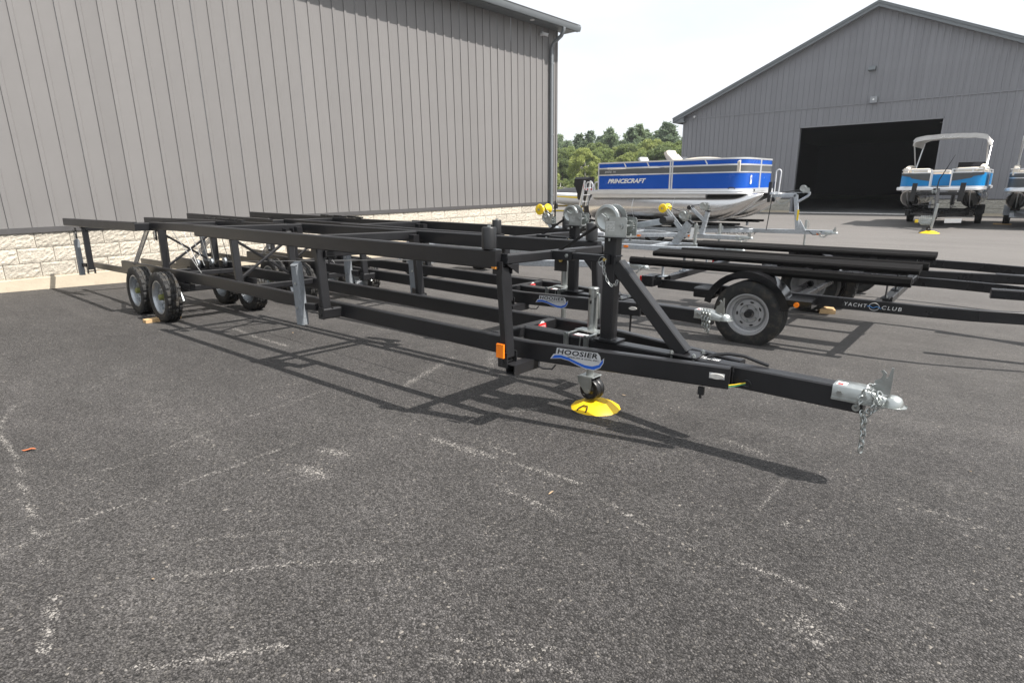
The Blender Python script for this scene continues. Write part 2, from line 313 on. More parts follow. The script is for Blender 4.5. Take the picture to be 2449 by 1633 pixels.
def panel_mesh(name, w, z0, zt0, zt1, m, proud=.016, flip=1):
    """one steel panel in x(along wall) / -y outwards; batten by the seam, then flat pan"""
    prof = [(0,0),(0,proud),(.052,proud),(.066,.001),(w,0)] if flip == 1 else [(0,0),(w-.066,.001),(w-.052,proud),(w,proud),(w,0)]
    b_ = MB(); o = []
    lo = [(x, -d, z0) for x, d in prof]; hi = [(x, -d, zt0+(zt1-zt0)*x/w) for x, d in prof]; k = len(prof)
    b_.add(lo+hi, [(i, i+1, k+i+1, k+i) for i in range(k-1)])
    return b_.mesh(name, m, smooth=False)
def block_mesh(name, w, h, m, seed, d=.018):
    rr = np.random.default_rng(seed); nx_, nz_ = 12, 7; vs_ = []; b_ = MB()
    for j in range(nz_+1):
        for i in range(nx_+1):
            e = (i in (0, nx_)) or (j in (0, nz_)); vs_.append((w*i/nx_, (-.004 if e else -rr.uniform(.004, d)), h*j/nz_))
    fs = [(j*(nx_+1)+i, j*(nx_+1)+i+1, (j+1)*(nx_+1)+i+1, (j+1)*(nx_+1)+i) for j in range(nz_) for i in range(nx_)]
    b_.add(vs_, fs); per = [(0,0),(w,0),(w,h),(0,h)]
    b_.add([(x,-.004,z) for x,z in per]+[(x,.01,z) for x,z in per], [(i,4+i,4+(i+1)%4,(i+1)%4) for i in range(4)])
    return b_.mesh(name, m, smooth=False)

# left building: local x runs along the wall (+Y world), -y out of the wall (+X world)
WX = -10.75; WEND = 14.5
lb = thing('steel_warehouse', 'long taupe steel building with split-face block base and dark gutter on the left', 'building', (WX, 0, 0), (0, 0, R(90)))
# local (x,y,z) -> world (WX - y, x, z)
npan = 60; y0 = 2.118 - 12*PAN
pm = panel_mesh('siding_panel', PAN, .829, 5.50, 5.50, SIDING)
k = 0; x = y0
while x < WEND-.14:
    w = min(PAN, WEND-.03-x); me = pm if abs(w-PAN) < .004 else panel_mesh('siding_panel', w, .829, 5.50, 5.50, SIDING)
    o = link('siding_panel', me, lb); o.location = (x, random.uniform(-.0012,.0012), 0); x += PAN
MB().box(-14, y0-.004, -.012, .2, .829, 5.5).build('wall', SIDING, lb)
MB().box(WEND-.055, WEND+.012, -.024, .05, .80, 5.5).build('corner_trim', SIDING, lb)
MB().add([(-14,-.028,.752),(WEND+.01,-.028,.752),(WEND+.01,-.022,.826),(-14,-.022,.826),(-14,.1,.84),(WEND+.01,.1,.84),(-14,.1,.752),(WEND+.01,.1,.752)], [(0,1,2,3),(3,2,5,4),(0,6,7,1),(1,7,5,2)]).build('base_flashing', TRIM, lb, smooth=False)
MB().box(-14, WEND-.01, .012, .25, -.15, .76).build('mortar_bed', MORTAR, lb)
MB().box(WEND-.06, WEND, .03, 12, .0, 5.5).build('end_wall', SIDING, lb)
CW, CH = .423, .2145
bms = [block_mesh('concrete_block', CW-.008, CH-.008, BLOCK, 100+i, .016) for i in range(8)]
for row in range(3):
    zz = .752-(row+1)*CH; x = 1.62-4*CW-(0 if row == 1 else CW/2-.02)
    i = 0
    while x < WEND-.02:
        w = min(CW-.011, WEND-.02-x); me = bms[(i*5+row*3) % 8] if w > CW-.02 else block_mesh('concrete_block', w, CH-.011, BLOCK, i, .026)
        if w > .03: o = link('concrete_block', me, lb); o.location = (x, 0, zz+.006)
        x += CW; i += 1
fb = MB(); prev = None
fx = np.linspace(-14, WEND, 70); vs_ = []
for i, xx in enumerate(fx):
    j = random.uniform(-.004,.004); vs_ += [(xx, -.035+j, -.6), (xx, -.035+j, .105), (xx, -.012, .112), (xx, .1, .112)]
fb.add(vs_, [(4*i+a, 4*i+4+a, 4*i+5+a, 4*i+1+a) for i in range(69) for a in range(3)]); fb.build('foundation', CONC, lb)
# eave: soffit boards, fascia, gutter, roof, downspout
OV = .42
for i in range(44):
    xx = 3.2+i*.2657
    if xx < WEND+.3: MB().box(xx, xx+.26, -OV+.02, .02, 5.495, 5.51).build('soffit_board', GTRIM, lb, smooth=False)
MB().box(-14, WEND+.42, -OV, -OV+.02, 5.48, 5.66).build('fascia', GTRIM, lb)
g = MB(); sec = [(-OV,5.60),(-OV-.001,5.49),(-OV-.085,5.47),(-OV-.115,5.53),(-OV-.125,5.60),(-OV-.118,5.60),(-OV-.105,5.53),(-OV-.08,5.48),(-OV-.008,5.50),(-OV-.008,5.60)]
g.loft([[(xx, a, c) for a, c in sec] for xx in (-14, WEND+.40)]); g.build('gutter', GTRIM, lb)
MB().add([(-14,-OV-.06,5.66),(WEND+.46,-OV-.06,5.66),(WEND+.46,9,9.3),(-14,9,9.3),(-14,-OV-.06,5.635),(WEND+.46,-OV-.06,5.635),(WEND+.46,9,9.27),(-14,9,9.27)], [(0,1,2,3),(7,6,5,4),(0,4,5,1),(1,5,6,2)]).build('roof', SHINGLE, lb, smooth=False)
MB().add([(WEND+.36,-OV,5.49),(WEND+.44,-OV,5.49),(WEND+.44,9,9.12),(WEND+.36,9,9.12),(WEND+.36,-OV,5.63),(WEND+.44,-OV,5.63),(WEND+.44,9,9.26),(WEND+.36,9,9.26)], [(0,1,2,3),(0,4,5,1),(1,5,6,2),(3,7,4,0),(4,7,6,5)]).build('rake_board', GTRIM, lb, smooth=False)
ds = MB(); px_ = 14.15
ds.bar([(px_,-OV-.06,5.47),(px_,-OV-.06,5.40),(px_,-OV+.02,5.27),(px_,-.14,5.13),(px_,-.075,5.02),(px_,-.075,4.85),(px_,-.075,.45)], .10, .075, .012, up=(0,-1,.3)); d_ = ds.build('downspout', GTRIM, lb)
for zz in (4.6, 2.7, 1.0): MB().box(px_-.06, px_+.06, -.116, -.112, zz, zz+.04).build('strap', GTRIM, d_)
cmr = MB(); cmr.cyl((13.72,-.02,5.30),(13.72,-.10,5.30),.05); cmr.cyl((13.70,-.10,5.30),(13.78,-.24,5.25),.042); cb = cmr.build('security_camera', CREAMF, lb); MB().cyl((13.778,-.236,5.252),(13.784,-.244,5.249),.03).build('lens', BLKPLAST, cb)
MB().cyl((13.05,-.26,5.494),(13.05,-.26,5.482),.06,n=20).build('soffit_light', LAMPW, lb)
MB().cyl((14.42,-.03,.2),(14.42,-.03,.85),.018).build('conduit', BLKPLAST, lb); MB().box(14.38,14.47,-.09,-.02,.62,.76).build('outlet_box', BLKPLAST, lb)

# gable building: local x = world X, faces -Y
GYW = 33.8; GL, GR, GRX = -15.79, 2.89, -6.45; GEZ = 4.98; GPZ = 9.06
slope = (GPZ-GEZ)/(GRX-GL)
gb = thing('gable_barn', 'big dark grey gabled steel building with wide open doorway across the lot', 'building', (0, GYW, 0))
def roofz(x): return GPZ-slope*abs(x-GRX)
DL, DR, DT = -9.38, -3.27, 3.99
x = GL+.03; low_full = panel_mesh('siding_panel', PAN, .43, 4.885, 4.885, SIDING2, .034, 0); low_door = panel_mesh('siding_panel', PAN, DT+.05, 4.885, 4.885, SIDING2, .034, 0)
while x < GR-.02:
    w = min(PAN, GR-x); c = x+w/2
    me = (low_door if DL-.05 < c < DR+.05 else low_full) if abs(w-PAN) < .003 else panel_mesh('siding_panel', w, .43, 4.885, 4.885, SIDING2, .034, 0)
    o = link('siding_panel', me, gb); o.location = (x, random.uniform(-.0015,.0015), 0)
    if max(roofz(x), roofz(x+w)) > 4.96: 
        o = link('siding_panel', panel_mesh('siding_panel', w, 4.92, max(roofz(x),4.93), max(roofz(x+w),4.93), SIDING2, .034, 0), gb); o.location = (x, random.uniform(-.0015,.0015), 0)
    x += PAN
MB().box(GL-.01, GR, -.045, .02, 4.88, 4.925).build('girt_trim', SIDING2, gb)
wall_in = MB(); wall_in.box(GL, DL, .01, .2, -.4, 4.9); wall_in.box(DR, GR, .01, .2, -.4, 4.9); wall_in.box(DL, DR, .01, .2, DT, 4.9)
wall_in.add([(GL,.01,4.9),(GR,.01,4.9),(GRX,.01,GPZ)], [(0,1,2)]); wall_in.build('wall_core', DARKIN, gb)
MB().box(GL-.02, GL+.08, -.03, .05, .40, 4.95).build('corner_trim', SIDING2, gb)
jm = MB(); jm.box(DL-.05, DL+.04, -.03, .25, -.35, DT+.05); jm.box(DR-.04, DR+.05, -.03, .25, -.35, DT+.05); jm.box(DL, DR, -.03, .25, DT-.02, DT+.05); jm.build('door_frame', SIDING2, gb)
MB().box(DR+.05, GR, -.03, .02, .40, .44).build('base_flashing', TRIM, gb); MB().box(GL, DL-.05, -.03, .02, .40, .44).build('base_flashing', TRIM, gb)
bm2 = [block_mesh('concrete_block', .40, .19, BLOCK2, 300+i, .03) for i in range(6)]
for (xa, xb) in ((DR+.06, 1.2), (-12.6, DL-.06)):
    for row in range(3):
        x = xa - (.205 if row % 2 else 0); i = 0
        while x < xb-.1:
            if x >= xa-.21:
                xx = max(x, xa); o = link('concrete_block', bm2[(i+row*2) % 6], gb) if xx == x and x+.40 <= xb+.01 else link('concrete_block', block_mesh('concrete_block', min(x+.40, xb)-xx, .19, BLOCK2, i), gb); o.location = (xx, -.012, .40-(row+1)*.20)
            x += .41; i += 1
MB().box(DR+.05, GR, -.005, .1, -.5, .41).build('mortar_bed', MORTAR, gb); MB().box(GL, DL-.05, -.005, .1, -.5, .41).build('mortar_bed', MORTAR, gb)
MB().box(DR+.05, GR, -.03, .05, -.6, -.195).build('foundation', CONC, gb); MB().box(GL, DL-.05, -.03, .05, -.6, -.195).build('foundation', CONC, gb)
# rake boards, eaves, roof
for sgn, xe in ((-1, GL-.52), (1, GR+.52)):
    def pt(x, dz, y): return (x, y, roofz(x)+dz)
    a = MB(); a.add([pt(xe,-.02,-.36),pt(GRX,-.02,-.36),pt(GRX,.15,-.36),pt(xe,.15,-.36),pt(xe,-.02,-.32),pt(GRX,-.02,-.32),pt(GRX,.15,-.32),pt(xe,.15,-.32)], [(0,1,2,3),(0,4,5,1),(3,2,6,7),(0,3,7,4),(7,6,5,4)]); a.build('rake_board', GTRIM, gb, smooth=False)
    a = MB(); a.add([pt(xe,.12,-.40),pt(GRX,.12,-.40),pt(GRX,.22,-.40),pt(xe,.22,-.40),pt(xe,.12,-.365),pt(GRX,.12,-.365),pt(GRX,.22,-.365),pt(xe,.22,-.365)], [(0,1,2,3),(0,4,5,1),(3,2,6,7),(0,3,7,4),(7,6,5,4)]); a.build('drip_edge', GTRIM, gb, smooth=False)
    a = MB(); a.add([pt(xe,-.015,-.32),pt(GRX,-.015,-.32),pt(GRX,-.015,.02),pt(xe,-.015,.02)], [(3,2,1,0)]); a.build('rake_soffit', SIDING2, gb, smooth=False)
    a = MB(); a.add([pt(xe-.05*-sgn,.225,-.42),pt(GRX,.225,-.42),pt(GRX,.225,32),pt(xe-.05*-sgn,.225,32),pt(xe,.18,-.3),pt(GRX,.18,-.3),pt(GRX,.18,32),pt(xe,.18,32)], [(0,1,2,3),(7,6,5,4),(0,3,7,4)]); a.build('roof', SHINGLE, gb, smooth=False)
a = MB(); a.box(GL-.50, GL+.15, -.30, 0, roofz(GL-.5)-.05, roofz(GL-.5)+.0); a.box(GL-.55,GL-.50,-.34,32,roofz(GL-.5)-.05,roofz(GL-.5)+.15); a.add([(GL-.50,-.305,roofz(GL-.5)-.05),(GL+.12,-.305,roofz(GL-.5)-.05),(GL+.12,-.305,roofz(GL+.12)-.02),(GL-.5,-.305,roofz(GL-.5)-.02)],[(0,1,2,3)]); a.build('eave_return', GTRIM, gb, smooth=False)
# interior
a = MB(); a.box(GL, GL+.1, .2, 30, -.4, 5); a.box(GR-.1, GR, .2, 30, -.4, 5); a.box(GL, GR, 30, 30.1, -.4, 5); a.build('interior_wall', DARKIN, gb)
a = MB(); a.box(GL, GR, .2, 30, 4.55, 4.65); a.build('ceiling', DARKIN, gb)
MB().box(GL, GR, .15, 30, -.36, -.292).build('floor_slab', CONCF, gb); MB().box(DL-.05, DR+.05, -.12, .15, -.36, -.272).build('door_sill', mat('pale_sill', (.7,.68,.64), .7), gb)
for i in range(7): MB().box(-4.4, -3.2, 2.5+i*3.6, 2.75+i*3.6, 4.50, 4.54).build('ceiling_light', mat('unlit_fixture', (.55,.56,.58), .4) if i == 0 else bpy.data.materials['unlit_fixture'], gb)
sp = MB(); sp.box(-6.30,-6.02,-.20,-.02,4.88,5.16); spo = sp.build('loudspeaker', mat('grey_horn', (.32,.33,.35), .5), gb); a = MB(); a.lathe([(.10,-.215),(.10,-.20),(.03,-.12)], (-6.16,0,5.03), 'y', 16); a.cyl((-6.16,-.2,5.03),(-6.16,-.23,5.03),.045); a.build('horn', WHITE, spo)
sp = MB(); sp.add([(-6.55,-.02,6.32),(-6.27,-.02,6.32),(-6.27,-.02,6.52),(-6.55,-.02,6.52),(-6.55,-.22,6.36),(-6.27,-.22,6.36),(-6.27,-.16,6.52),(-6.55,-.16,6.52)], [(0,1,5,4),(4,5,6,7),(7,6,2,3),(0,4,7,3),(1,2,6,5)]); sp.build('wall_light', GTRIM, gb, smooth=False)
a = MB(); a.cyl((-15.10,-.03,4.99),(-15.10,-.16,4.97),.055); a.build('security_camera', CREAMF, gb)
# ------------------------------------------------------------------ shared vehicle parts
def make_tyre(rad, wid, rim, n=80, blocks=True):
    h = wid/2; sw = rad-rim
    prof = [(rim,-h*.78),(rim+.012,-h*.95),(rim+sw*.45,-h*1.0),(rim+sw*.75,-h*.97),(rad-.016,-h*.90)]
    gr = [-.86,-.50,-.46,-.40,-.36,-.05,-.01,.05,.01,.36,.40,.46,.50,.86]
    tread = [(-.86,0),(-.52,0),(-.50,.008),(-.42,.008),(-.40,0),(-.12,0),(-.10,.008),(-.02,.008),(0,0),(.02,0),(.10,.008),(.12,.0),(.40,0),(.42,.008),(.50,.008),(.52,0),(.86,0)]
    tread = [(-.86,0),(-.50,0),(-.485,.009),(-.385,.009),(-.37,0),(-.06,0),(-.05,.009),(.05,.009),(.06,0),(.37,0),(.385,.009),(.485,.009),(.50,0),(.86,0)]
    i0 = len(prof); prof += [(rad-d, h*t) for t, d in tread]; i1 = len(prof)-1
    prof += [(rad-.016,h*.90),(rim+sw*.75,h*.97),(rim+sw*.45,h),(rim+.012,h*.95),(rim,h*.78)]
    shoulder = {i0-1, i0, i1, i1+1}
    inner = {i0+4, i0+5, i0+8, i0+9}
    def mod(i, j):
        if not blocks: return 1
        if j in (i0, i1): return 1-(.022/rad if i % 4 == 0 else 0)
        if j in inner: return 1-(.010/rad if (i+2) % 4 == 0 else 0)
        return 1
    return MB().lathe(prof, (0,0,0), 'y', n, mod=mod)
def make_rim(rr, wid, dish=.4, n=40):
    h = wid/2
    prof = [(rr+.006,-h*.80),(rr+.004,-h*.86),(rr-.008,-h*.86),(rr-.014,-h*.70),(rr-.018,-h*.45),(rr-.035,-h*.40),(rr-.040,-h*.05),(rr*.74,-h*.02),(rr*.68,-h*.22),(rr*.46,-h*.26),(rr*.42,-h*.12),(.034,-h*.10)]
    b_ = MB().lathe(prof, (0,0,0), 'y', n)
    b_.lathe([(rr+.006,h*.80),(rr-.008,h*.86),(rr-.02,h*.4),(rr-.04,-h*.03)], (0,0,0), 'y', n)
    return b_
def make_wheel(parent, loc, rad, wid, rr, side=-1, rimmat=None, hubmat=None, spun=0., holes=8, lugs=5, cache={}):
    """wheel part > tyre, rim, hub; side -1: dish faces -y"""
    rimmat = rimmat or RIM; key = (rad, wid, rr, rimmat.name)
    if key not in cache:
        hb = MB(); hb.lathe([(.0,-wid*.40),(.028,-wid*.40),(.032,-wid*.36),(.032,-wid*.12)], (0,0,0), 'y', 16); hb.lathe([(.036,-wid*.14),(.040,-wid*.12),(.040,.06)], (0,0,0), 'y', 16)
        ln = MB()
        for i in range(lugs):
            a = 2*math.pi*i/lugs+.3; c = Vector((math.cos(a)*rr*.36, -wid*.10, math.sin(a)*rr*.36)); ln.cyl(c, c+Vector((0,-.020,0)), .010, .008, 6)
        hl = MB()
        for i in range(holes):
            a = 2*math.pi*(i+.5)/holes; ca, sa = math.cos(a), math.sin(a); r0 = rr*.57; pts = []
            for q in range(10):
                t = 2*math.pi*q/10; u, w_ = math.cos(t)*rr*.10, math.sin(t)*rr*.045
                pts.append(((r0+w_)*ca-u*sa, -wid/2*.25-.004, (r0+w_)*sa+u*ca))
            hl.add(pts, [tuple(range(10))])
        cache[key] = (make_tyre(rad, wid, rr, blocks=rad < .29).mesh('tyre', RUBBER, 30), make_rim(rr, wid).mesh('rim', rimmat, 50), hb.mesh('hub', hubmat or ZINC), ln.mesh('lug_nuts', ZINC), hl.mesh('rim_holes', DECBLACK))
    t, r, h, ln, hl = cache[key]
    w = bpy.data.objects.new('wheel', None); COL.objects.link(w); w.parent = parent; pinv(w, parent); w.location = loc; w.rotation_euler = (0, 0, 0 if side < 0 else math.pi); w.empty_display_size = .1
    for nm, me in (('tyre', t), ('rim', r), ('hub', h), ('lug_nuts', ln), ('rim_holes', hl)):
        o = link(nm, me, w)
        if nm in ('lug_nuts', 'rim_holes'): o['kind'] = 'stuff'
        if nm in ('tyre',): o.rotation_euler = (0, spun, 0)
        if nm in ('rim', 'lug_nuts', 'rim_holes'): o.rotation_euler = (0, spun*1.7, 0)
    return w
def link_ring(mb, c, d, side, L, W, r):
    """one chain link: stadium loop, long axis d, wide axis side"""
    c, d, side = Vector(c), unit(d), Vector(side); side = (side-d*side.dot(d)).normalized(); pts = []
    hl = L/2-W/2
    for a in range(-90, 91, 30): pts.append(c+d*(hl+math.cos(R(a))*W/2)+side*(math.sin(R(a))*W/2))
    for a in range(90, 271, 30): pts.append(c+d*(-hl+math.cos(R(a))*W/2)+side*(math.sin(R(a))*W/2))
    mb.tube(pts, r, 6, closed=True)
def chain(mb, pts, L=.035, W=.021, r=.0036):
    pts = [Vector(p) for p in pts]; seg = [(pts[i+1]-pts[i]).length for i in range(len(pts)-1)]; tot = sum(seg); step = L-2*r*1.15; nn = max(int(tot/step), 2)
    def at(s):
        for i, g in enumerate(seg):
            if s <= g or i == len(seg)-1: return pts[i].lerp(pts[i+1], min(s/g, 1)), (pts[i+1]-pts[i]).normalized()
            s -= g
    for k in range(nn):
        c, d = at((k+.5)*tot/nn); a = Vector((0,1,0)) if abs(d.y) < .8 else Vector((1,0,0)); b_ = d.cross(a).normalized()
        t = .6+(k % 2)*math.pi/2; link_ring(mb, c, d, a*math.cos(t)+b_*math.sin(t), L, W, r)
def coil(p, q, r, turns, wr):
    p, q = Vector(p), Vector(q); d = (q-p).normalized(); x = d.cross(Vector((0,1,0))).normalized(); y = d.cross(x); n_ = turns*8
    return [p.lerp(q, i/n_)+x*r*math.cos(2*math.pi*i/8)+y*r*math.sin(2*math.pi*i/8) for i in range(n_+1)]
def winch(parent, x, y, z, s=1., handle=True, hdir=1):
    """hand winch on its plate: frame of two zinc cheeks, drum, gear, handle"""
    w = bpy.data.objects.new('winch', None); COL.objects.link(w); w.parent = parent; pinv(w, parent); w.location = (x, y, z); w.scale = (s, s, s); w.empty_display_size = .05
    f = MB(); n_ = 7
    def cheek(yy):
        poly = [(0,0),(.132,0),(.132,.085)]+[(.132-.018+.018*math.cos(R(a)), .085+.018*math.sin(R(a))) for a in (30,60,90)]+[(.012,.105),(0,.100)]
        f.prism(poly, frame((0,yy,0), (1,0,0), (0,0,1)), .004)
    cheek(-.056); cheek(.056); f.box(0,.132,-.06,.056,-.003,.004); f.build('winch_frame', ZINC, w)
    cx, cz = .002, .093
    d_ = MB(); d_.lathe([(.012,-.048),(.050,-.046),(.060,-.052),(.074,-.050),(.076,-.046),(.076,-.043),(.060,-.042),(.030,-.04),(.030,.028),(.060,.03),(.074,.031)], (cx,0,cz), 'y', 40); do_ = d_.build('drum', ZINC, w); MB().lathe([(.031,-.036),(.050,-.035),(.050,.024),(.031,.025)], (cx,0,cz), 'y', 28).build('spool_shade', TAPE, do_)  # dark band added on the bare spool to shade the gap between flanges
    g_ = MB(); nt_ = 48; ring = []
    for k in range(2):
        ring.append([(cx+math.cos(2*math.pi*i/(2*nt_))*(.078 if (i//1) % 2 == 0 else .0725), .034+k*.008, cz+math.sin(2*math.pi*i/(2*nt_))*(.078 if i % 2 == 0 else .0725)) for i in range(2*nt_)])
    g_.loft(ring); g_.build('drum_gear', ZINC, w)
    p_ = MB(); ring = []
    for k in range(2): ring.append([(.095+math.cos(2*math.pi*i/32)*(.032 if i % 2 == 0 else .026), .030+k*.018, .055+math.sin(2*math.pi*i/32)*(.032 if i % 2 == 0 else .026)) for i in range(32)])
    p_.loft(ring); p_.cyl((.095,-.066,.055),(.095,.11 if handle else .07,.055),.008,n=12); p_.cyl((.095,-.061,.055),(.095,-.066,.055),.016,n=16); p_.build('pinion', ZINC, w)
    r_2 = MB(); r_2.bar([(-.02,-.064,.118),(.012,-.066,.098)], .012, .006); r_2.cyl((.012,-.07,.095),(.012,-.058,.095),.010,n=10); r_2.build('ratchet_pawl', ZINC, w)
    t_ = MB()
    for rr_ in range(7):
        xx = .008
        while xx < .058:
            L = random.uniform(.003,.009)
            if random.random() < .8: t_.box(xx, xx+L, -.0612, -.0602, .030+rr_*.0075, .0325+rr_*.0075)
            xx += L+.0025
    t_.build('embossed_lettering', mat('embossed_zinc', (.75,.76,.75), .4, .3) if 'embossed_zinc' not in bpy.data.materials else bpy.data.materials['embossed_zinc'], w)
    if handle:
        h = MB(); h.bar([(.085,.108,.052),(.31,.108,.093)], .006, .034, .002); ho = h.build('handle', GALV, w)
        g2 = MB(); g2.cyl((.305,.104,.092),(.305,.004,.092),.020,n=16); g2.build('grip', BLKPLAST, ho); MB().cyl((.305,.112,.092),(.305,.118,.092),.01,n=6).build('grip_bolt', ZINC, ho)
    bl = MB()
    for bx in (.02,.105): 
        for by in (-.04,.04): bl.cyl((bx,by,-.026),(bx,by,.014),.007,n=6)
    tag(bl.build('bolts', ZINC, w), kind='stuff')
    return w
def coupler(parent, x0, z, mat_=None, w=.104, L=.27, y=0.):
    """zinc ball coupler clamped over the tongue end, latch up"""
    c = MB(); h = .062; n_ = 12
    def sec(xx, hw, zt, zb, rnd):
        return [(xx, y-hw, zb),(xx, y-hw, zt-rnd),(xx, y-hw+rnd*.3, zt-rnd*.3),(xx, y-hw+rnd, zt),(xx, y+hw-rnd, zt),(xx, y+hw-rnd*.3, zt-rnd*.3),(xx, y+hw, zt-rnd),(xx, y+hw, zb)]
    hw = w/2
    c.loft([sec(x0,hw,z,z-h,.007), sec(x0+.10,hw,z,z-h,.007), sec(x0+.15,hw*.86,z-.006,z-h,.014), sec(x0+.19,hw*.62,z-.022,z-h,.016), sec(x0+.205,hw*.58,z-.022,z-h,.02), sec(x0+.232,hw*.56,z-.020,z-h,.024)], closed=False, cap=False)
    bx, bz = x0+.225, z-h
    c.lathe([(.056,0.004),(.056,0),(.041,.002),(.039,.022),(.031,.037),(.017,.045),(.002,.047)], (bx,y,bz), 'z', 20)
    c.box(x0, x0+.205, y-hw-.006, y-hw, z-h-.004, z-h+.006); c.box(x0, x0+.205, y+hw, y+hw+.006, z-h-.004, z-h+.006)
    c.add([(x0+.15,y-hw*.9,z-h),(bx,y-.05,z-h),(bx,y+.05,z-h),(x0+.15,y+hw*.9,z-h)], [(0,1,2,3)])
    co = c.build('coupler', ZINC, parent, 45)
    l_ = MB(); m = frame((x0+.15, y-.012, z-.012), (1,0,0), (0,0,1))
    l_.prism([(0,0),(.062,0),(.063,.060),(.061,.118),(.053,.118),(.046,.078),(.030,.05),(.0,.034)], m, .006); m2 = frame((x0+.15, y+.012, z-.012), (1,0,0), (0,0,1)); l_.prism([(0,0),(.062,0),(.058,.04),(.034,.055),(.036,.085),(.022,.098),(.013,.092),(.024,.078),(.016,.058),(-.004,.045)], m2, .006)
    lo = l_.build('latch', ZINC, co)
    bo = MB()
    for (a, b_) in ((.045,.065),(.045,.028),(.018,.028)): bo.cyl((x0+.15+a, y-.02, z-.012+b_), (x0+.15+a, y-.004, z-.012+b_), .008, n=10)
    tag(bo.build('latch_rivets', ZINC, co), kind='stuff')
    b2 = MB()
    for bx_ in (.03,.125): b2.cyl((x0+bx_, y-hw-.010, z-.034),(x0+bx_, y-hw, z-.034),.013,n=6)
    tag(b2.build('clamp_bolts', ZINC, co), kind='stuff')
    return co

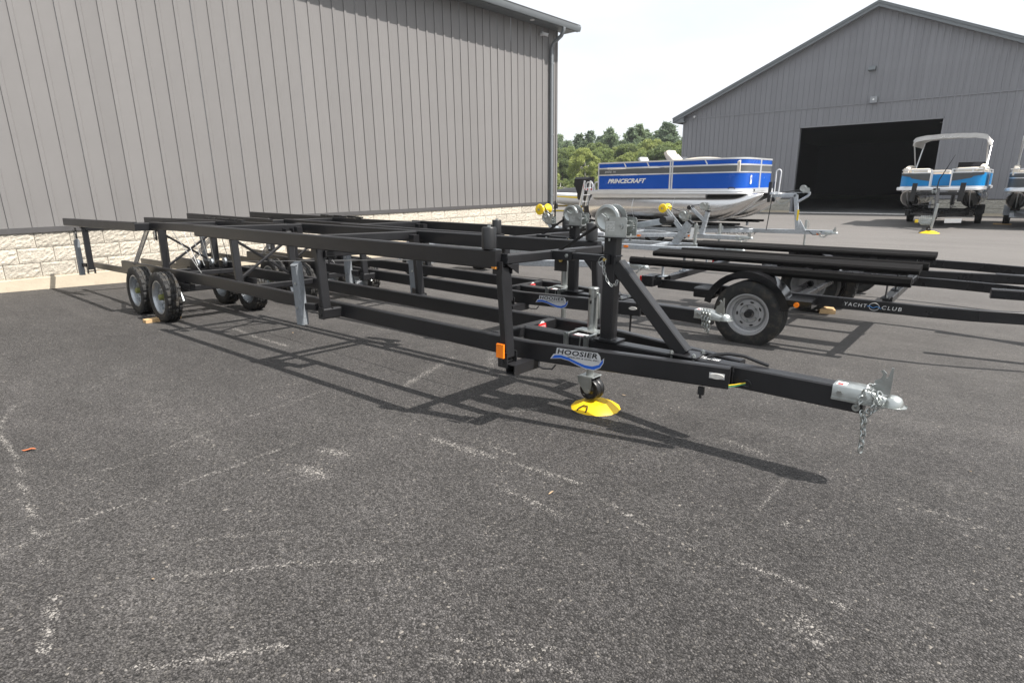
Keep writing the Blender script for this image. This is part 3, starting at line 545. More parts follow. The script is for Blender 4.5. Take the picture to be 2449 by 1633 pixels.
# ------------------------------------------------------------------ lift trailers (hoosier)
def hoosier(label, loc, rot, S, front=True):
    t = thing('lift_trailer', label, 'trailer', loc, rot)
    zr0, zr1, rw = .455, .565, .05; yr = .325
    dz = lambda x: -S['droop']*max(0., -x-3.8)/4.4 if S['droop'] else 0.
    zc = (zr0+zr1)/2
    XR, XT = S['rail_rear'], S['tail']
    for s in (-1, 1):
        m = MB()
        m.bar([(XR, s*yr, zc+dz(XR)), (-3.8 if XR < -4 else XR+.5, s*yr, zc), (.08, s*yr, zc), (1.135, s*.088, zc-.002)], rw, zr1-zr0, .007)
        o = m.build('main_rail', BLACK, t)
        e = MB(); e.bar([(XT, s*(yr+.015), .405+dz(XT)+.02), (XR+.35, s*(yr), .432+dz(XR)+.012)], .046, .075, .006); e.build('rear_extension', BLACK, t)
    m = MB(); m.bar([(-.185, 0, .507), (1.70, 0, .503)], .092, .108, .007); tb = m.build('tongue_beam', BLACK, t)
    m = MB(); m.bar([(-.212, -.30, .532), (-.212, .30, .532)], .055, .066, .006); xm = m.build('crossmember', BLACK, t)
    for xx in S['xm']: MB().bar([(xx, -.30, .53+dz(xx)), (xx, .30, .53+dz(xx))], .05, .05, .005).build('crossmember', BLACK, t)
    # welds
    def weld(a, b_, k_=14):
        rr_ = random.Random(int(abs(a[0])*1000)+int(abs(a[1])*1000)); pts = [Vector(a).lerp(Vector(b_), i/k_)+Vector([rr_.uniform(-.0012,.0012) for _ in range(3)]) for i in range(k_+1)]
        MB().tube(pts, [rr_.uniform(.0035,.0058) for _ in pts], 6).build('weld_bead', BLACK, t)
    for s in (-1, 1):
        weld((-.184, s*.048, .456), (-.184, s*.048, .560)); weld((-.184, s*.299, .502), (-.184, s*.299, .563)); weld((-.240, s*.299, .566), (-.185, s*.299, .566), 8)
        weld((.043, s*.487, 1.006), (.043, s*.487, 1.054), 8); weld((-.008, s*.487, 1.057), (.040, s*.487, 1.057), 8); weld((S['xr']+.027, s*.487, .998), (S['xr']+.027, s*.487, 1.072), 10)
        weld((1.136, s*.05, .452), (1.136, s*.05, .558))
        weld((S['st4']+.069, s*.352, .463), (S['st4']+.069, s*.352, .537), 10)
    weld((.361,-.040,.5725), (.433,-.040,.5725), 10); weld((.434,-.040,.5725), (.434,.038,.5725), 10); weld((.043,-.091,1.006), (.043,-.091,1.058), 8); weld((.437,-.036,1.045), (.437,.036,1.045), 8)
    # outriggers + uprights + pads
    zb0, zb1 = .98, 1.081
    st5 = .092
    for s in (-1, 1):
        # front outrigger: open square tube
        m = MB(); ya, yb = s*.515, s*.29
        if s < 0:
            m.box(st5-.032, st5+.032, ya, yb, .458, .464); m.box(st5-.032, st5+.032, ya, yb, .406, .412); m.box(st5-.032, st5-.026, ya, yb, .412, .458); m.box(st5+.026, st5+.032, ya, yb, .412, .458)
        else: m.bar([(st5, ya, .435), (st5, yb, .435)], .064, .058, .004)
        m.build('outrigger', BLACK, t)
        for k, (xs_, yo, top, bot, xt, xb_) in enumerate(S['uprights']):
            y = s*yo; zt, zb_ = top+dz(xs_), bot+dz(xs_)
            m = MB(); m.bar([(xb_, y, zb_), (xt, y, zt)], .068, .048, .006, up=(1,0,0)); u = m.build('upright', BLACK, t)
            p = MB()
            for q in (-1, 1): p.box(xb_-.036, xb_+.030, y+q*.040-.004, y+q*.040+.004, zb_-.055, zb_+.03)
            for q in (-1, 1): p.box(xt-.034, xt+.034, y+q*.040-.004, y+q*.040+.004, zt-.035, zt+.035)
            tag(p.build('pivot_bracket', BLACK, u), kind='stuff')
            MB().cyl((xb_, y-.052, zb_-.025), (xb_, y+.052, zb_-.025), .009, n=6).build('pivot_bolt', BLKPLAST, u); MB().cyl((xt, y-.052, zt), (xt, y+.052, zt), .009, n=6).build('pivot_bolt', BLKPLAST, u)
        x4 = S['st4']
        m = MB(); m.bar([(x4+.04, s*.352, .50), (x4+.04, s*.505, .50)], .055, .078, .010); m.build('outrigger', BLACK, t)
        # bunk beams
        m = MB(); m.bar([(S['fb'], s*.513, 1.031), (0, s*.513, 1.030)], .05, .101, .007); m.build('bunk_beam', BLACK, t)
        ra, rb = S['rb']; m = MB(); m.bar([(ra, s*.513, 1.03+dz(ra)*1.1), (rb, s*.513, 1.025+dz(rb))], .05, .101, .007); m.build('bunk_beam', BLACK, t)
        m = MB(); m.box(ra-.012, ra, s*.513-.02, s*.513+.02, .985+dz(ra)*1.1, 1.06+dz(ra)*1.1); m.build('beam_end_cap', BLKPLAST, t)
        m = MB(); m.bar([(S['rx']+.03, s*.365, 1.035+dz(S['rx'])), (S['xr']-.03, s*.365, 1.038)], .045, .08, .006); m.build('inner_beam', BLACK, t)
        # bow guide roller
        m = MB(); m.lathe([(.0,.058),(.036,.058),(.040,.052),(.040,-.056),(.0,-.056)], (-.066, s*.515, 1.140), 'z', 24); ro = m.build('bow_roller', BLKPLAST, t)
        MB().cyl((-.066, s*.515, 1.195), (-.066, s*.515, 1.208), .011, n=6).build('roller_bolt', ZINC, ro)
        # grey guide posts with chamfered top
        for (gx, gy, g0, g1) in S['posts']:
            gy = gy*s; m = MB(); hw, hd = .048, .032; zz0, zz1 = g0+dz(gx), g1+dz(gx)
            lean = .03
            def ring(z, k=1.): 
                xo = gx-lean*(z-zz0)/(zz1-zz0); return [(xo-hw,gy-hd,z),(xo+hw*.7,gy-hd,z),(xo+hw,gy-hd*.2,z),(xo+hw,gy+hd,z),(xo-hw,gy+hd,z)]
            top = ring(zz1); top = [(a, b_, z+(b_-gy)*.7*s*-1-(.02 if i == 0 else 0)) for i, (a, b_, z) in enumerate(top)]
            m.bar([(gx,gy,zz0),(gx-lean,gy,zz1-.012),(gx-lean-.001,gy+s*.008,zz1)], .058, .090, .010, up=(1,0,0)); po = m.build('guide_post', GREYPOST, t, 20)
            m = MB()
            for f_2 in (.28, .68): m.cyl((gx-.01, gy-s*.0-hd-.004 if s < 0 else gy-hd-.004, zz0+(zz1-zz0)*f_2), (gx-.01, gy-hd+.002, zz0+(zz1-zz0)*f_2), .009, n=8)
            tag(m.build('post_bolts', ZINC, po), kind='stuff')
            MB().bar([(gx, gy*.97, zz0+.14), (gx+.11, gy*.90, zz0+.14)], .05, .05, .005).build('post_arm', BLACK, t)
    # cross beams
    MB().bar([(.016, -.488, 1.030), (.016, .488, 1.030)], .05, .052, .006).build('cross_beam', BLACK, t)
    MB().bar([(S['xr'], -.487, 1.035), (S['xr'], .487, 1.035)], .05, .078, .006).build('cross_beam', BLACK, t)
    MB().bar([(S['rx'], -.538, 1.022+dz(S['rx'])), (S['rx'], .538, 1.022+dz(S['rx']))], .075, .085, .006).build('cross_beam', BLACK, t)
    if abs(S['xr']-S['st4']) > .5: MB().bar([(S['st4']-.04, -.487, 1.04), (S['st4']-.04, .487, 1.04)], .05, .07, .006).build('cross_beam', BLACK, t)
    x1 = S['uprights'][-1][0]; MB().bar([(x1+.02, -.48, .95+dz(x1)), (x1+.02, .48, .95+dz(x1))], .05, .05, .006).build('cross_beam', BLACK, t)
    for s in (-1, 1):
        for xx in ((S['st4']-.01, S['xr']+.04) if S['st4'] != S['xr'] else (S['st4'],)):
            m = MB(); m.box(xx+.028, xx+.09, s*.40-.03, s*.40+.03, .975, 1.05); m.build('hinge_bracket', BLACK, t)
        m = MB(); m.prism([(0,0),(.09,0),(0,-.10)], frame((S['st4']+.03, s*.42, .96), (0,-s,0), (0,0,1)), .006); m.build('gusset', BLACK, t)
    MB().bar([(S['st4']+.03, -.45, .94), (S['st4']+.03, .45, .94)], .04, .045, .005).build('upright_tie', BLACK, t)
    # X bracing between inner uprights
    for xx, d0 in S['xbr']:
        for s in (-1, 1): MB().bar([(xx+s*.012, -.255*s, .585+dz(xx)), (xx+s*.012, .255*s, .93+dz(xx))], .022, .032, .003, up=(1,0,0)).build('cross_brace', BLACK, t)
    # springs, cables, pulleys
    rx = S['rx']
    for s in (-1, 1):
        sp = MB(); sp.tube(coil((rx-.02, s*.40, .985+dz(rx)), (rx-.78, s*.335, .54+dz(rx-.8)), .022, 46, .003), .0032, 4); sp.build('lift_spring', SPRING, t)
    wx = S['wheels'][0]
    cab = [((rx+.20,-.22,.98),(wx+.45,-.26,.56)), ((rx+.32,-.15,.98),(wx+.05,-.13,.60)), ((rx+.42,-.12,.98),(wx+.08,-.07,.60)), ((rx+.50,-.05,.98),(wx+.0,.02,.60)), ((rx+.55,.02,.98),(wx+.0,.08,.60)), ((rx+.62,.12,.98),(wx-.1,.29,.60))]
    for a, b_ in cab: MB().cyl((a[0],a[1],a[2]+dz(a[0])), (b_[0],b_[1],b_[2]+dz(b_[0])), .004, n=8).build('lift_cable', CABLE, t)
    for yy in (-.10, .05, .20):
        m = MB(); m.box(wx-.10, wx+.05, yy-.055, yy-.05, .545, .63); m.box(wx-.10, wx+.05, yy+.05, yy+.055, .545, .63); m.box(wx-.10, wx-.05, yy-.05, yy+.05, .545, .60); pb = m.build('pulley_bracket', BLACK, t)
        m = MB(); m.lathe([(.008,-.012),(.042,-.012),(.034,-.004),(.034,.004),(.042,.012),(.008,.012)], (wx-.02, yy, .615), 'y', 20); m.build('pulley', GALV, pb)
    MB().tube([(wx+.05,.14,.628), (wx+.3,.06,.64), (-.02,0.,1.0)], .004, 6).build('winch_line', CABLE, t)
    m = MB()
    for i in range(6): m.box(wx+.05-i*.17, wx+.19-i*.17, .345, .385, 1.079+dz(wx), 1.10+dz(wx)+.006*(i % 2))
    m.build('hose_clips', BLKPLAST, t)
    # axles + wheels
    for i, wx_ in enumerate(S['wheels']):
        MB().bar([(wx_+.14, -.40, .36), (wx_+.14, .40, .36)], .065, .065, .008).build('axle', BLACK, t)
        for s in (-1, 1):
            m = MB(); m.bar([(wx_+.14, s*.375, .36), (wx_, s*.40, .272)], .03, .06, .006); m.box(wx_+.05, wx_+.24, s*.30, s*.355, .385, .455); m.build('torsion_arm', BLACK, t)
            MB().cyl((wx_+.20, s*.40, .33), (wx_+.27, s*.40, .24), .02, n=10).build('bump_stop', ZINC, t)
            make_wheel(t, (wx_, s*.484, .272), .274, .158, .178, s, spun=1.3*i+.4*s+S['spin'], hubmat=OLIVE)
    for s in (-1, 1): MB().bar([(wx+.38, s*.34, .40), (S['wheels'][1]-.25, s*.34, .40)], .06, .06, .006).build('axle_mount', BLACK, t)
    # tongue: mast, brace, link, winch, jack
    m = MB(); m.bar([(.397, 0, .572), (.397, 0, 1.146)], .072, .076, .006, up=(1,0,0)); m.box(.335, .475, -.062, .062, .562, .571); m.box(.35, .535, -.085, .06, 1.1455, 1.1525); mast = m.build('winch_mast', BLACK, t)
    m = MB(); m.bar([(.435, 0, 1.0), (.86, 0, .563)], .068, .075, .006); m.box(.80, .95, -.075, .075, .561, .568); br = m.build('mast_brace', BLACK, t)
    m = MB()
    for (bx, by) in ((.815,-.06),(.935,-.06),(.815,.06),(.935,.06)): m.cyl((bx,by,.43),(bx,by,.585),.006,n=8); m.cyl((bx,by,.568),(bx,by,.58),.011,n=6)
    tag(m.build('u_bolts', ZINC, br), kind='stuff')
    m = MB(); m.bar([(.04, -.064, 1.031), (.185, -.064, 1.034)], .05, .054, .004); lk = m.build('link_tube', BLACK, t); m = MB(); m.bar([(.17, -.064, 1.034), (.40, -.064, 1.034)], .036, .036, .003); m.box(.395, .408, -.088, -.04, 1.0, 1.052); m.build('link_bar', BLACK, t)
    m = MB(); m.cyl((.15,-.094,1.034),(.15,-.036,1.034),.012,n=6); m.cyl((.15,-.098,1.034),(.15,-.092,1.034),.007,n=8); m.build('link_bolt', ZINC, t)
    m = MB(); m.tube([(.388+.022*math.cos(R(a)), -.092, 1.018+.026*math.sin(R(a))) for a in range(0, 360, 20)], .0018, 6, closed=True); m.cyl((.375,-.098,1.012),(.398,-.088,1.028),.0035,n=8); m.build('pull_pin', ZINC, t)
    MB().cyl((.400,-.095,1.03),(.400,-.080,1.03),.009,n=10).build('pin_head', BRASS, t)
    m = MB(); chain(m, [(.398,-.092,.995),(.408,-.09,.95),(.425,-.086,.91),(.447,-.08,.89),(.458,-.05,.895),(.455,-.035,.915)], .021, .012, .0019); m.build('pin_chain', ZINC, t)
    m = MB(); m.add([(.31,-.03,1.215),(.31,.02,1.215),(.045,.02,1.058),(.045,-.03,1.058),(.312,-.03,1.212),(.312,.02,1.212),(.047,.02,1.055),(.047,-.03,1.055)], [(0,1,2,3),(7,6,5,4),(0,3,7,4),(1,5,6,2)]); m.build('winch_strap', TAPE, t)
    m = MB(); m.box(-.02, .07, .03, .036, .925, 1.01); m.build('strap_plate', BLACK, t); MB().cyl((.03,.02,.99),(.03,.046,.99),.012,n=6).build('strap_bolt', BRASS, t)
    m = MB(); m.prism([(0,0),(.10,0),(0,-.055)], frame((.042, -.39, 1.003), (0,-1,0), (0,0,1)), .006); m.build('gusset', BLACK, t)
    wn = winch(t, .378, -.004, 1.1545, 1., handle=S['handle'])
    jx, jy = .215, .118
    m = MB(); m.cyl((jx,jy,.44),(jx,jy,.828),.030,n=24); m.lathe([(.032,0),(.032,.006),(.026,.012),(0,.013)], (jx,jy,.826), 'z', 20); jk = m.build('jack_tube', ZINC, t)
    MB().cyl((jx,jy,.826),(jx,jy,.838),.031,.024,20).build('jack_cap', BLKPLAST, jk)
    m = MB(); m.cyl((jx-.012,jy-.033,.785),(jx-.012,jy-.027,.785),.009,n=8); m.box(jx-.006,jx+.006,jy-.034,jy-.029,.74,.76); m.build('jack_marks', DECBLACK, jk)
    m = MB(); m.tube([(jx+.03,jy,.80),(jx+.044,jy-.01,.80),(jx+.046,jy-.012,.78),(jx+.050,jy-.012,.66),(jx+.046,jy-.012,.655)], .007, 8); m.build('jack_handle', ZINC, jk)
    cl = MB()
    for bx in (.145, .285):
        cl.box(bx-.014, bx+.014, -.056, -.050, .44, .578); cl.box(bx-.016, bx-.013, -.064, -.05, .44, .578); cl.box(bx+.013, bx+.016, -.064, -.05, .44, .578); cl.cyl((bx,-.07,.571),(bx,.10,.571),.006,n=8); cl.cyl((bx,-.07,.571),(bx,-.056,.571),.011,n=6)
    cl.add([(.13,.055,.580),(.30,.055,.580),(.28,.11,.585),(.15,.11,.585),(.13,.055,.572),(.30,.055,.572),(.28,.11,.577),(.15,.11,.577)], [(0,1,2,3),(7,6,5,4),(0,4,5,1),(2,6,7,3),(1,5,6,2),(3,7,4,0)]); cl.build('jack_clamp', ZINC, jk)
    MB().cyl((jx+.03,-.056,.566),(jx+.02,-.060,.44),.004,n=6).build('clamp_rod', ZINC, jk)
    st = MB(); st.box(.17,.26,-.03,.03,.5615,.5625); st.build('warning_label', WHITE, t); MB().box(.17,.26,-.03,-.022,.5626,.5630).build('label_stripe', REDDEC, t)
    m = MB(); m.cyl((jx,jy,.16 if front else .02),(jx,jy,.45),.024,n=20); ju = m.build('jack_leg', ZINC, t)
    if front:
        zf = .285; G0 = S['padz']
        m = MB(); m.add([(jx-.055,jy-.05,zf),(jx+.055,jy-.05,zf),(jx+.055,jy+.05,zf),(jx-.055,jy+.05,zf)], [(0,1,2,3)])
        for q in (-1, 1): m.prism([(-.058,.0),(.04,0),(.045,-.04),(.035,-.095),(.018,-.105),(0,-.10),(-.05,-.04)], frame((jx,jy+q*.052,zf), (1,0,0), (0,0,1)), .005)
        m.bar([(jx,jy-.05,zf),(jx,jy+.055,zf)], .10, .006, .002); fk = m.build('castor_fork', ZINC, ju)
        wz = G0+.047+.068
        for q in (-1, 1):
            m = MB(); m.lathe([(.015,-.020),(.030,-.010),(.050,-.012),(.056,-.020),(.064,-.019),(.068,-.011),(.068,.011),(.064,.019),(.056,.020),(.015,.020)], (jx+.020, jy+q*.021, wz), 'y', 32); cw = m.build('castor_wheel', BLKPLAST, ju)
        MB().cyl((jx+.020,jy-.062,wz),(jx+.020,jy+.062,wz),.009,n=8).build('castor_axle', ZINC, ju)
    else:
        m = MB(); m.lathe([(0,.028),(.03,.028),(.055,.012),(.068,.0),(.068,-.006),(0,-.006)], (jx,jy,.012+S['padz']), 'z', 20); m.build('jack_foot', ZINC, ju)
    # coupler, chains, wiring, lamps, decals
    coupler(t, 1.575, .5625, w=.108)
    m = MB(); m.box(1.585,1.625,-.045,.01,.5635,.5642); m.build('coupler_label', WHITE, t); MB().box(1.59,1.612,-.042,-.015,.5643,.5648).build('label_stripe', REDDEC, t)
    m = MB(); m.cyl((1.675,-.052,.475),(1.675,-.046,.475),.016,n=20); m.build('chain_bolt', ZINC, t)
    c_ = MB()
    if front:
        chain(c_, [(1.675,-.062,.48),(1.69,-.066,.52),(1.70,-.062,.565),(1.715,-.02,.575),(1.73,.03,.573),(1.735,.062,.54)]); chain(c_, [(1.73,-.058,.57),(1.745,-.064,.52),(1.735,-.066,.48),(1.715,-.064,.45)])
        chain(c_, [(1.70,-.066,.47),(1.715,-.066,.43),(1.718,-.066,.36),(1.720,-.066,.285)]); chain(c_, [(1.705,-.050,.46),(1.712,-.055,.40),(1.722,-.060,.36)]); chain(c_, [(1.75,-.05,.565),(1.765,-.058,.53),(1.75,-.062,.49),(1.72,-.06,.47)])
    else:
        for q in range(3): chain(c_, [(1.64+q*.025,-.06,.575),(1.65+q*.025,-.066,.50),(1.66+q*.02,-.064,.44-.02*(q % 3)),(1.68+q*.01,-.06,.49)])
    c_.build('safety_chain', ZINC, t)
    for s in (-1, 1):
        m = MB(); m.box(.018, .070, s*.5365, s*.5375, .500, .578); m.box(.0185,.0695, s*.5365, s*.549, .5005,.577); m.build('side_reflector', AMBER, t)
        xx = S['tail']+.10; m = MB(); m.box(xx, xx+.085, s*(yr+.040), s*(yr+.050), .405+dz(S['tail'])+.00, .445+dz(S['tail'])+.00); m.build('rear_reflector', RED, t)
    fdir = Vector((1.055, .237, 0)).normalized(); nrm = Vector((fdir.y, -fdir.x, 0))
    def onV(x, z, off=.0): return Vector((x, -.350+(x-.08)*.2246+.0, z)) + nrm*off
    m = MB(); mm = frame(onV(1.085,.515,.0015), fdir, (0,0,1)); m.prism([(math.cos(2*math.pi*i/20)*.034*(1 if abs(math.cos(2*math.pi*i/20)) < .8 else 1), math.sin(2*math.pi*i/20)*.013) for i in range(20)], mm, .012); m.build('marker_lamp', LENS, t)
    if front:
        m = MB(); mm = frame(onV(1.085,.515,.0), fdir, (0,0,1)); m.prism([(-.036,-.014),(.036,-.014),(.036,.014),(-.036,.014)], mm, .003); m.build('lamp_base', SILVER, t)
    L = frame(onV(.372, .503, .002), fdir, (0,0,1)); k = .305
    lg = bpy.data.objects.new('maker_decal', None); COL.objects.link(lg); lg.parent = t; lg.empty_display_size = .05
    outl = [(-.51,-.065),(-.45,.03),(-.405,.04),(-.385,.155),(.39,.155),(.44,.10),(.455,.02),(.475,.04),(.51,.08),(.505,-.01),(.45,-.11),(.34,-.17),(.18,-.165),(.02,-.12),(-.14,-.06),(-.30,-.035)]
    m = MB(); m.prism([(a*k, b_*k) for a, b_ in outl], L, .0006); m.build('decal_back', SILVER, lg)
    L2 = L @ Matrix.Translation((0,0,.0012)); sw = [(-.485,-.052),(-.42,.015),(-.30,.030),(-.15,.0),(0,-.05),(.16,-.095),(.30,-.10),(.42,-.055),(.49,.055),(.495,-.01),(.44,-.10),(.33,-.155),(.18,-.15),(.02,-.105),(-.14,-.05),(-.30,-.022)]
    m = MB(); m.prism([(a*k, b_*k) for a, b_ in sw], L2, .0004); m.build('decal_swoosh', DECBLUE, lg)
    text('HOOSIER', .76*k, .095*k, L @ Matrix.Translation((.01*k,.095*k,.0014)), DECBLACK, lg, bold=.028, spacing=1.1, shear=.15)
    text('SPREUER & SON, INC.', .60*k, .034*k, L @ Matrix.Translation((.13*k,.012*k,.0018)), DECBLACK, lg, bold=.008, shear=.1)
    rd = frame((-.183, .155, .535), (0,-1,0), (0,0,1)) if False else frame((-.1835, .14, .534), (0,1,0), (0,0,1))
    m = MB(); m.prism([(-.045,-.012),(-.040,.018),(-.012,.020),(.0,.024),(.012,.020),(.040,.018),(.045,-.012),(.035,-.026),(-.035,-.026)], rd, .0012); bd = m.build('built_by_badge', REDDEC, t)
    text('HOOSIER', .07, .016, rd @ Matrix.Translation((0,-.002,.0015)), WHITE, bd); m = MB(); m.prism([(-.03,.021),(-.015,.026),(-.01,.035),(.012,.034),(.02,.026),(.03,.022)], rd, .001); m.build('badge_top', WHITE, bd)
    if front:
        text('TCT Series 10000', .12, .045, frame((.99,0,.562), (1,.0,0), (0,1,0)), WHITE, t, bold=.01)
        m = MB(); m.tube([(.985,.0,.566),(1.02,.01,.585),(1.08,.03,.596),(1.15,.05,.593),(1.22,.055,.575),(1.27,.055,.565)], .009, 8); m.build('wire_loom', BLKPLAST, t)
        m = MB(); m.tube([(1.125,-.100,.468),(1.16,-.07,.474),(1.20,-.046,.486)], .003, 6); m.build('yellow_wire', WIREY, t); m = MB(); m.tube([(1.125,-.102,.461),(1.16,-.07,.466),(1.20,-.046,.481)], .003, 6); m.build('green_wire', WIREG, t)
        m = MB(); m.tube([(1.205+.02*math.cos(R(a)), -.048, .484+.016*math.sin(R(a))) for a in range(0,360,30)], .004, 6, closed=True); m.build('grommet', BLKPLAST, t)
        m = MB(); m.box(1.00,1.03,-.135,-.12,.405,.445); m.box(1.008,1.018,-.133,-.122,.385,.41); m.build('plug', BLKPLAST, t)
        m = MB(); m.box(-.028, .0012, -.5385, -.50, .981, .992); m.build('primer_chip', RUST, t)
        m = MB(); m.tube([(.155,-.335,.455),(.16,-.345,.432),(.19,-.345,.425),(.245,-.335,.430),(.262,-.325,.455)], .005, 6); m.build('tie_down_loop', BLACK, t)
        m = MB(); m.box(-.165,-.11,-.34,-.31,.438,.456); m.build('drain_bracket', BLACK, t)
    else:
        m = MB(); m.tube([(.155,-.335,.455),(.16,-.345,.432),(.19,-.345,.425),(.245,-.335,.430),(.262,-.325,.455)], .005, 6); m.build('tie_down_loop', BLACK, t)
        m = MB(); m.tube([(1.06,-.11,.46),(1.06,-.112,.30)], .008, 6); m.build('hanging_cable', BLKPLAST, t)
    # tail light on its bracket
    for s in (-1, 1):
        xx = S['rb'][0]+.36; yy = s*.50; zz = .83+dz(xx)
        m = MB(); m.tube([(xx-.012+.025*math.cos(R(a))*1.5, yy-s*.0, zz+.075*math.sin(R(a))) for a in range(0,360,20)], .008, 6, closed=True); m.box(xx-.05, xx+.03, yy+.004, yy+.010, zz-.10, zz+.12); tl = m.build('tail_lamp', BLKPLAST, t)
        m = MB(); m.box(xx-.03, xx+.006, yy-.012, yy+.003, zz-.055, zz+.055); m.build('lamp_lens', LENS, tl)
        m = MB(); m.tube([(xx-.09,yy,zz+.09),(xx-.075,yy,zz-.11),(xx-.03,yy,zz-.115)], .004, 5); m.build('lamp_wire', BLKPLAST, tl)
    return t
SA = dict(droop=.05, rail_rear=-6.6, tail=-8.0, xm=(-3.2,-4.70,-5.05), st4=-1.79, fb=-3.78, rb=(-8.16,-5.40), rx=-5.365, xr=-3.655,
    uprights=[(.03,-.478,.985,.495,.0,.045),(-1.8,.468,.985,.515,-1.80,-1.755),(-3.55,.285,1.0,.50,-3.555,-3.50),(-5.3,.285,1.0,.50,-5.31,-5.30),(-7.43,.48,.985,.40,-7.43,-7.41)],
    posts=[(-1.925,.565,.405,.865),(-7.66,.53,.31,.79)], xbr=((-3.53,0),(-5.30,0)), wheels=(-4.86,-5.56), spin=0., handle=True, padz=.087)
SA['uprights'][0] = (.03,.478,.985,.495,.0,.045)
hA = hoosier('nearest black tandem lift trailer, its jack wheel standing on a yellow cone', (-2.083,2.756,-.110), (-.036004,.0031175,.0168887), SA)
SB = dict(droop=0., rail_rear=-5.25, tail=-6.55, xm=(-3.35,-3.75), st4=-2.15, fb=-2.43, rb=(-6.80,-4.06), rx=-4.02, xr=-2.29,
    uprights=[(.03,.478,.985,.495,.0,.045),(-2.15,.468,.985,.515,-2.16,-2.115),(-3.95,.285,1.0,.50,-3.96,-3.95),(-6.1,.48,.985,.40,-6.1,-6.08)],
    posts=[(-2.28,.565,.405,.865),(-6.30,.53,.31,.79)], xbr=((-3.95,0),), wheels=(-3.50,-4.22), spin=.7, handle=False, padz=.05)
hB = hoosier('second black lift trailer, parked behind the nearest one, shorter and with a flat jack foot', (-3.359,4.242,-.175), (-.02,.0065,-.0013), SB, front=False)
# jack cone under the castor, wooden chocks
pc = hA.matrix_basis @ Vector((.285,.105,0)) if False else None
bpy.context.view_layer.update()
pw = hA.matrix_world @ Vector((.270,.112,0)); pz = gz(pw.x, pw.y)
cone = thing('jack_pad', 'yellow plastic cone pad under the jack wheel of the nearest trailer', 'jack pad', (pw.x, pw.y, pz))
m = MB(); m.lathe([(.152,.0),(.155,.003),(.150,.008),(.082,.042),(.076,.043),(.062,.040),(0,.038)], (0,0,0), 'z', 14); m.build('cone', YELLOW, cone, 20)
m = MB(); m.tube([(-.045,-.140,.014),(-.040,-.122,.026),(-.02,-.098,.040),(.005,-.098,.040),(.018,-.122,.028),(.015,-.138,.014)], .004, 6); m.build('rope_loop', BLKPLAST, cone)
m = MB(); m.tube([(-.075,-.145,.005),(-.05,-.160,.006),(-.02,-.162,.005)], .005, 6); m.build('rope_end', BLKPLAST, cone)
def lumber(label, a, dims, rz, grp=None):
    o = thing('wood_chock', label, 'wood block', (a[0], a[1], gz(*a)), (0,0,rz), grp); m = MB(); m.bar([(-dims[0]/2,0,dims[2]/2),(dims[0]/2,0,dims[2]/2)], dims[1], dims[2], .003); m.build('board', WOOD, o); return o
lumber('short raw lumber offcut wedged between the near tandem tyres', (-7.02,2.16), (.09,.36,.042), R(2))
# ------------------------------------------------------------------ things built in world coordinates under an Empty
def wthing(name, label, cat, loc, group=None):
    o = thing(name, label, cat, loc, (0,0,0), group); o['_w'] = 1; return o
_link0 = link
def link(name, me, parent=None):
    o = _link0(name, me, parent)
    if parent is not None and parent.get('_w'): o.matrix_parent_inverse = Matrix.Translation(-Vector(parent.location))
    return o
def fender(mb, cx, cz, y0, y1, r, a0=12, a1=168, lip=.02, skirt=None):
    n_ = 16; outer = []; 
    for i in range(n_+1):
        a = R(a0+(a1-a0)*i/n_); c, s_ = math.cos(a), math.sin(a)
        outer.append([(cx+c*r, y0, cz+s_*r), (cx+c*(r-.012), y0, cz+s_*(r-.012)), (cx+c*(r-.012), y1, cz+s_*(r-.012)), (cx+c*r, y1, cz+s_*r)])
    mb.loft(outer)
    lipr = [[(cx+math.cos(R(a0+(a1-a0)*i/n_))*rr_, y0-.004+k_, cz+math.sin(R(a0+(a1-a0)*i/n_))*rr_) for rr_, k_ in ((r+.006,0),(r-.055,0),(r-.055,.010),(r+.006,.010))] for i in range(n_+1)]
    mb.loft(lipr)
# ---- bunk trailer with carpeted boards (right)
YG0 = gz(-1.7, 6.2)
yc = wthing('bunk_trailer', 'black single axle trailer with four long carpeted bunk boards and YACHT CLUB lettering', 'trailer', (-1.7, 6.2, YG0))
ZT = .372
def yrail(s):
    c = 6.22; hw = .80; f = lambda x, d: (x, c+s*(hw-d), ZT-.045)
    return [f(-2.70,0), f(-.45,0), f(-.15,.04), f(.15,.13), f(.55,.30), f(1.3,.66)]
for s in (-1, 1):
    m = MB(); m.bar(yrail(s), .045, .09, .006); m.build('frame_rail', BLACK2, yc)
m = MB(); m.bar([(1.1,6.22,ZT-.045),(2.6,6.22,ZT-.045)], .075, .09, .006); m.build('tongue', BLACK2, yc)
for xx in (-2.62, -.70): 
    m = MB(); m.bar([(xx,5.445,ZT+.01),(xx,6.995,ZT+.01)], .07, .06, .005); m.build('crossmember', BLACK2, yc)
m = MB(); m.bar([(-1.45,5.40,ZT-.12),(-1.45,7.03,ZT-.12)], .05, .05, .006); m.build('crossmember', BLACK2, yc)
m = MB(); m.bar([(-1.70,5.40,YG0+.30),(-1.70,7.03,YG0+.30)], .05, .05, .006); m.build('axle', BLACK2, yc)
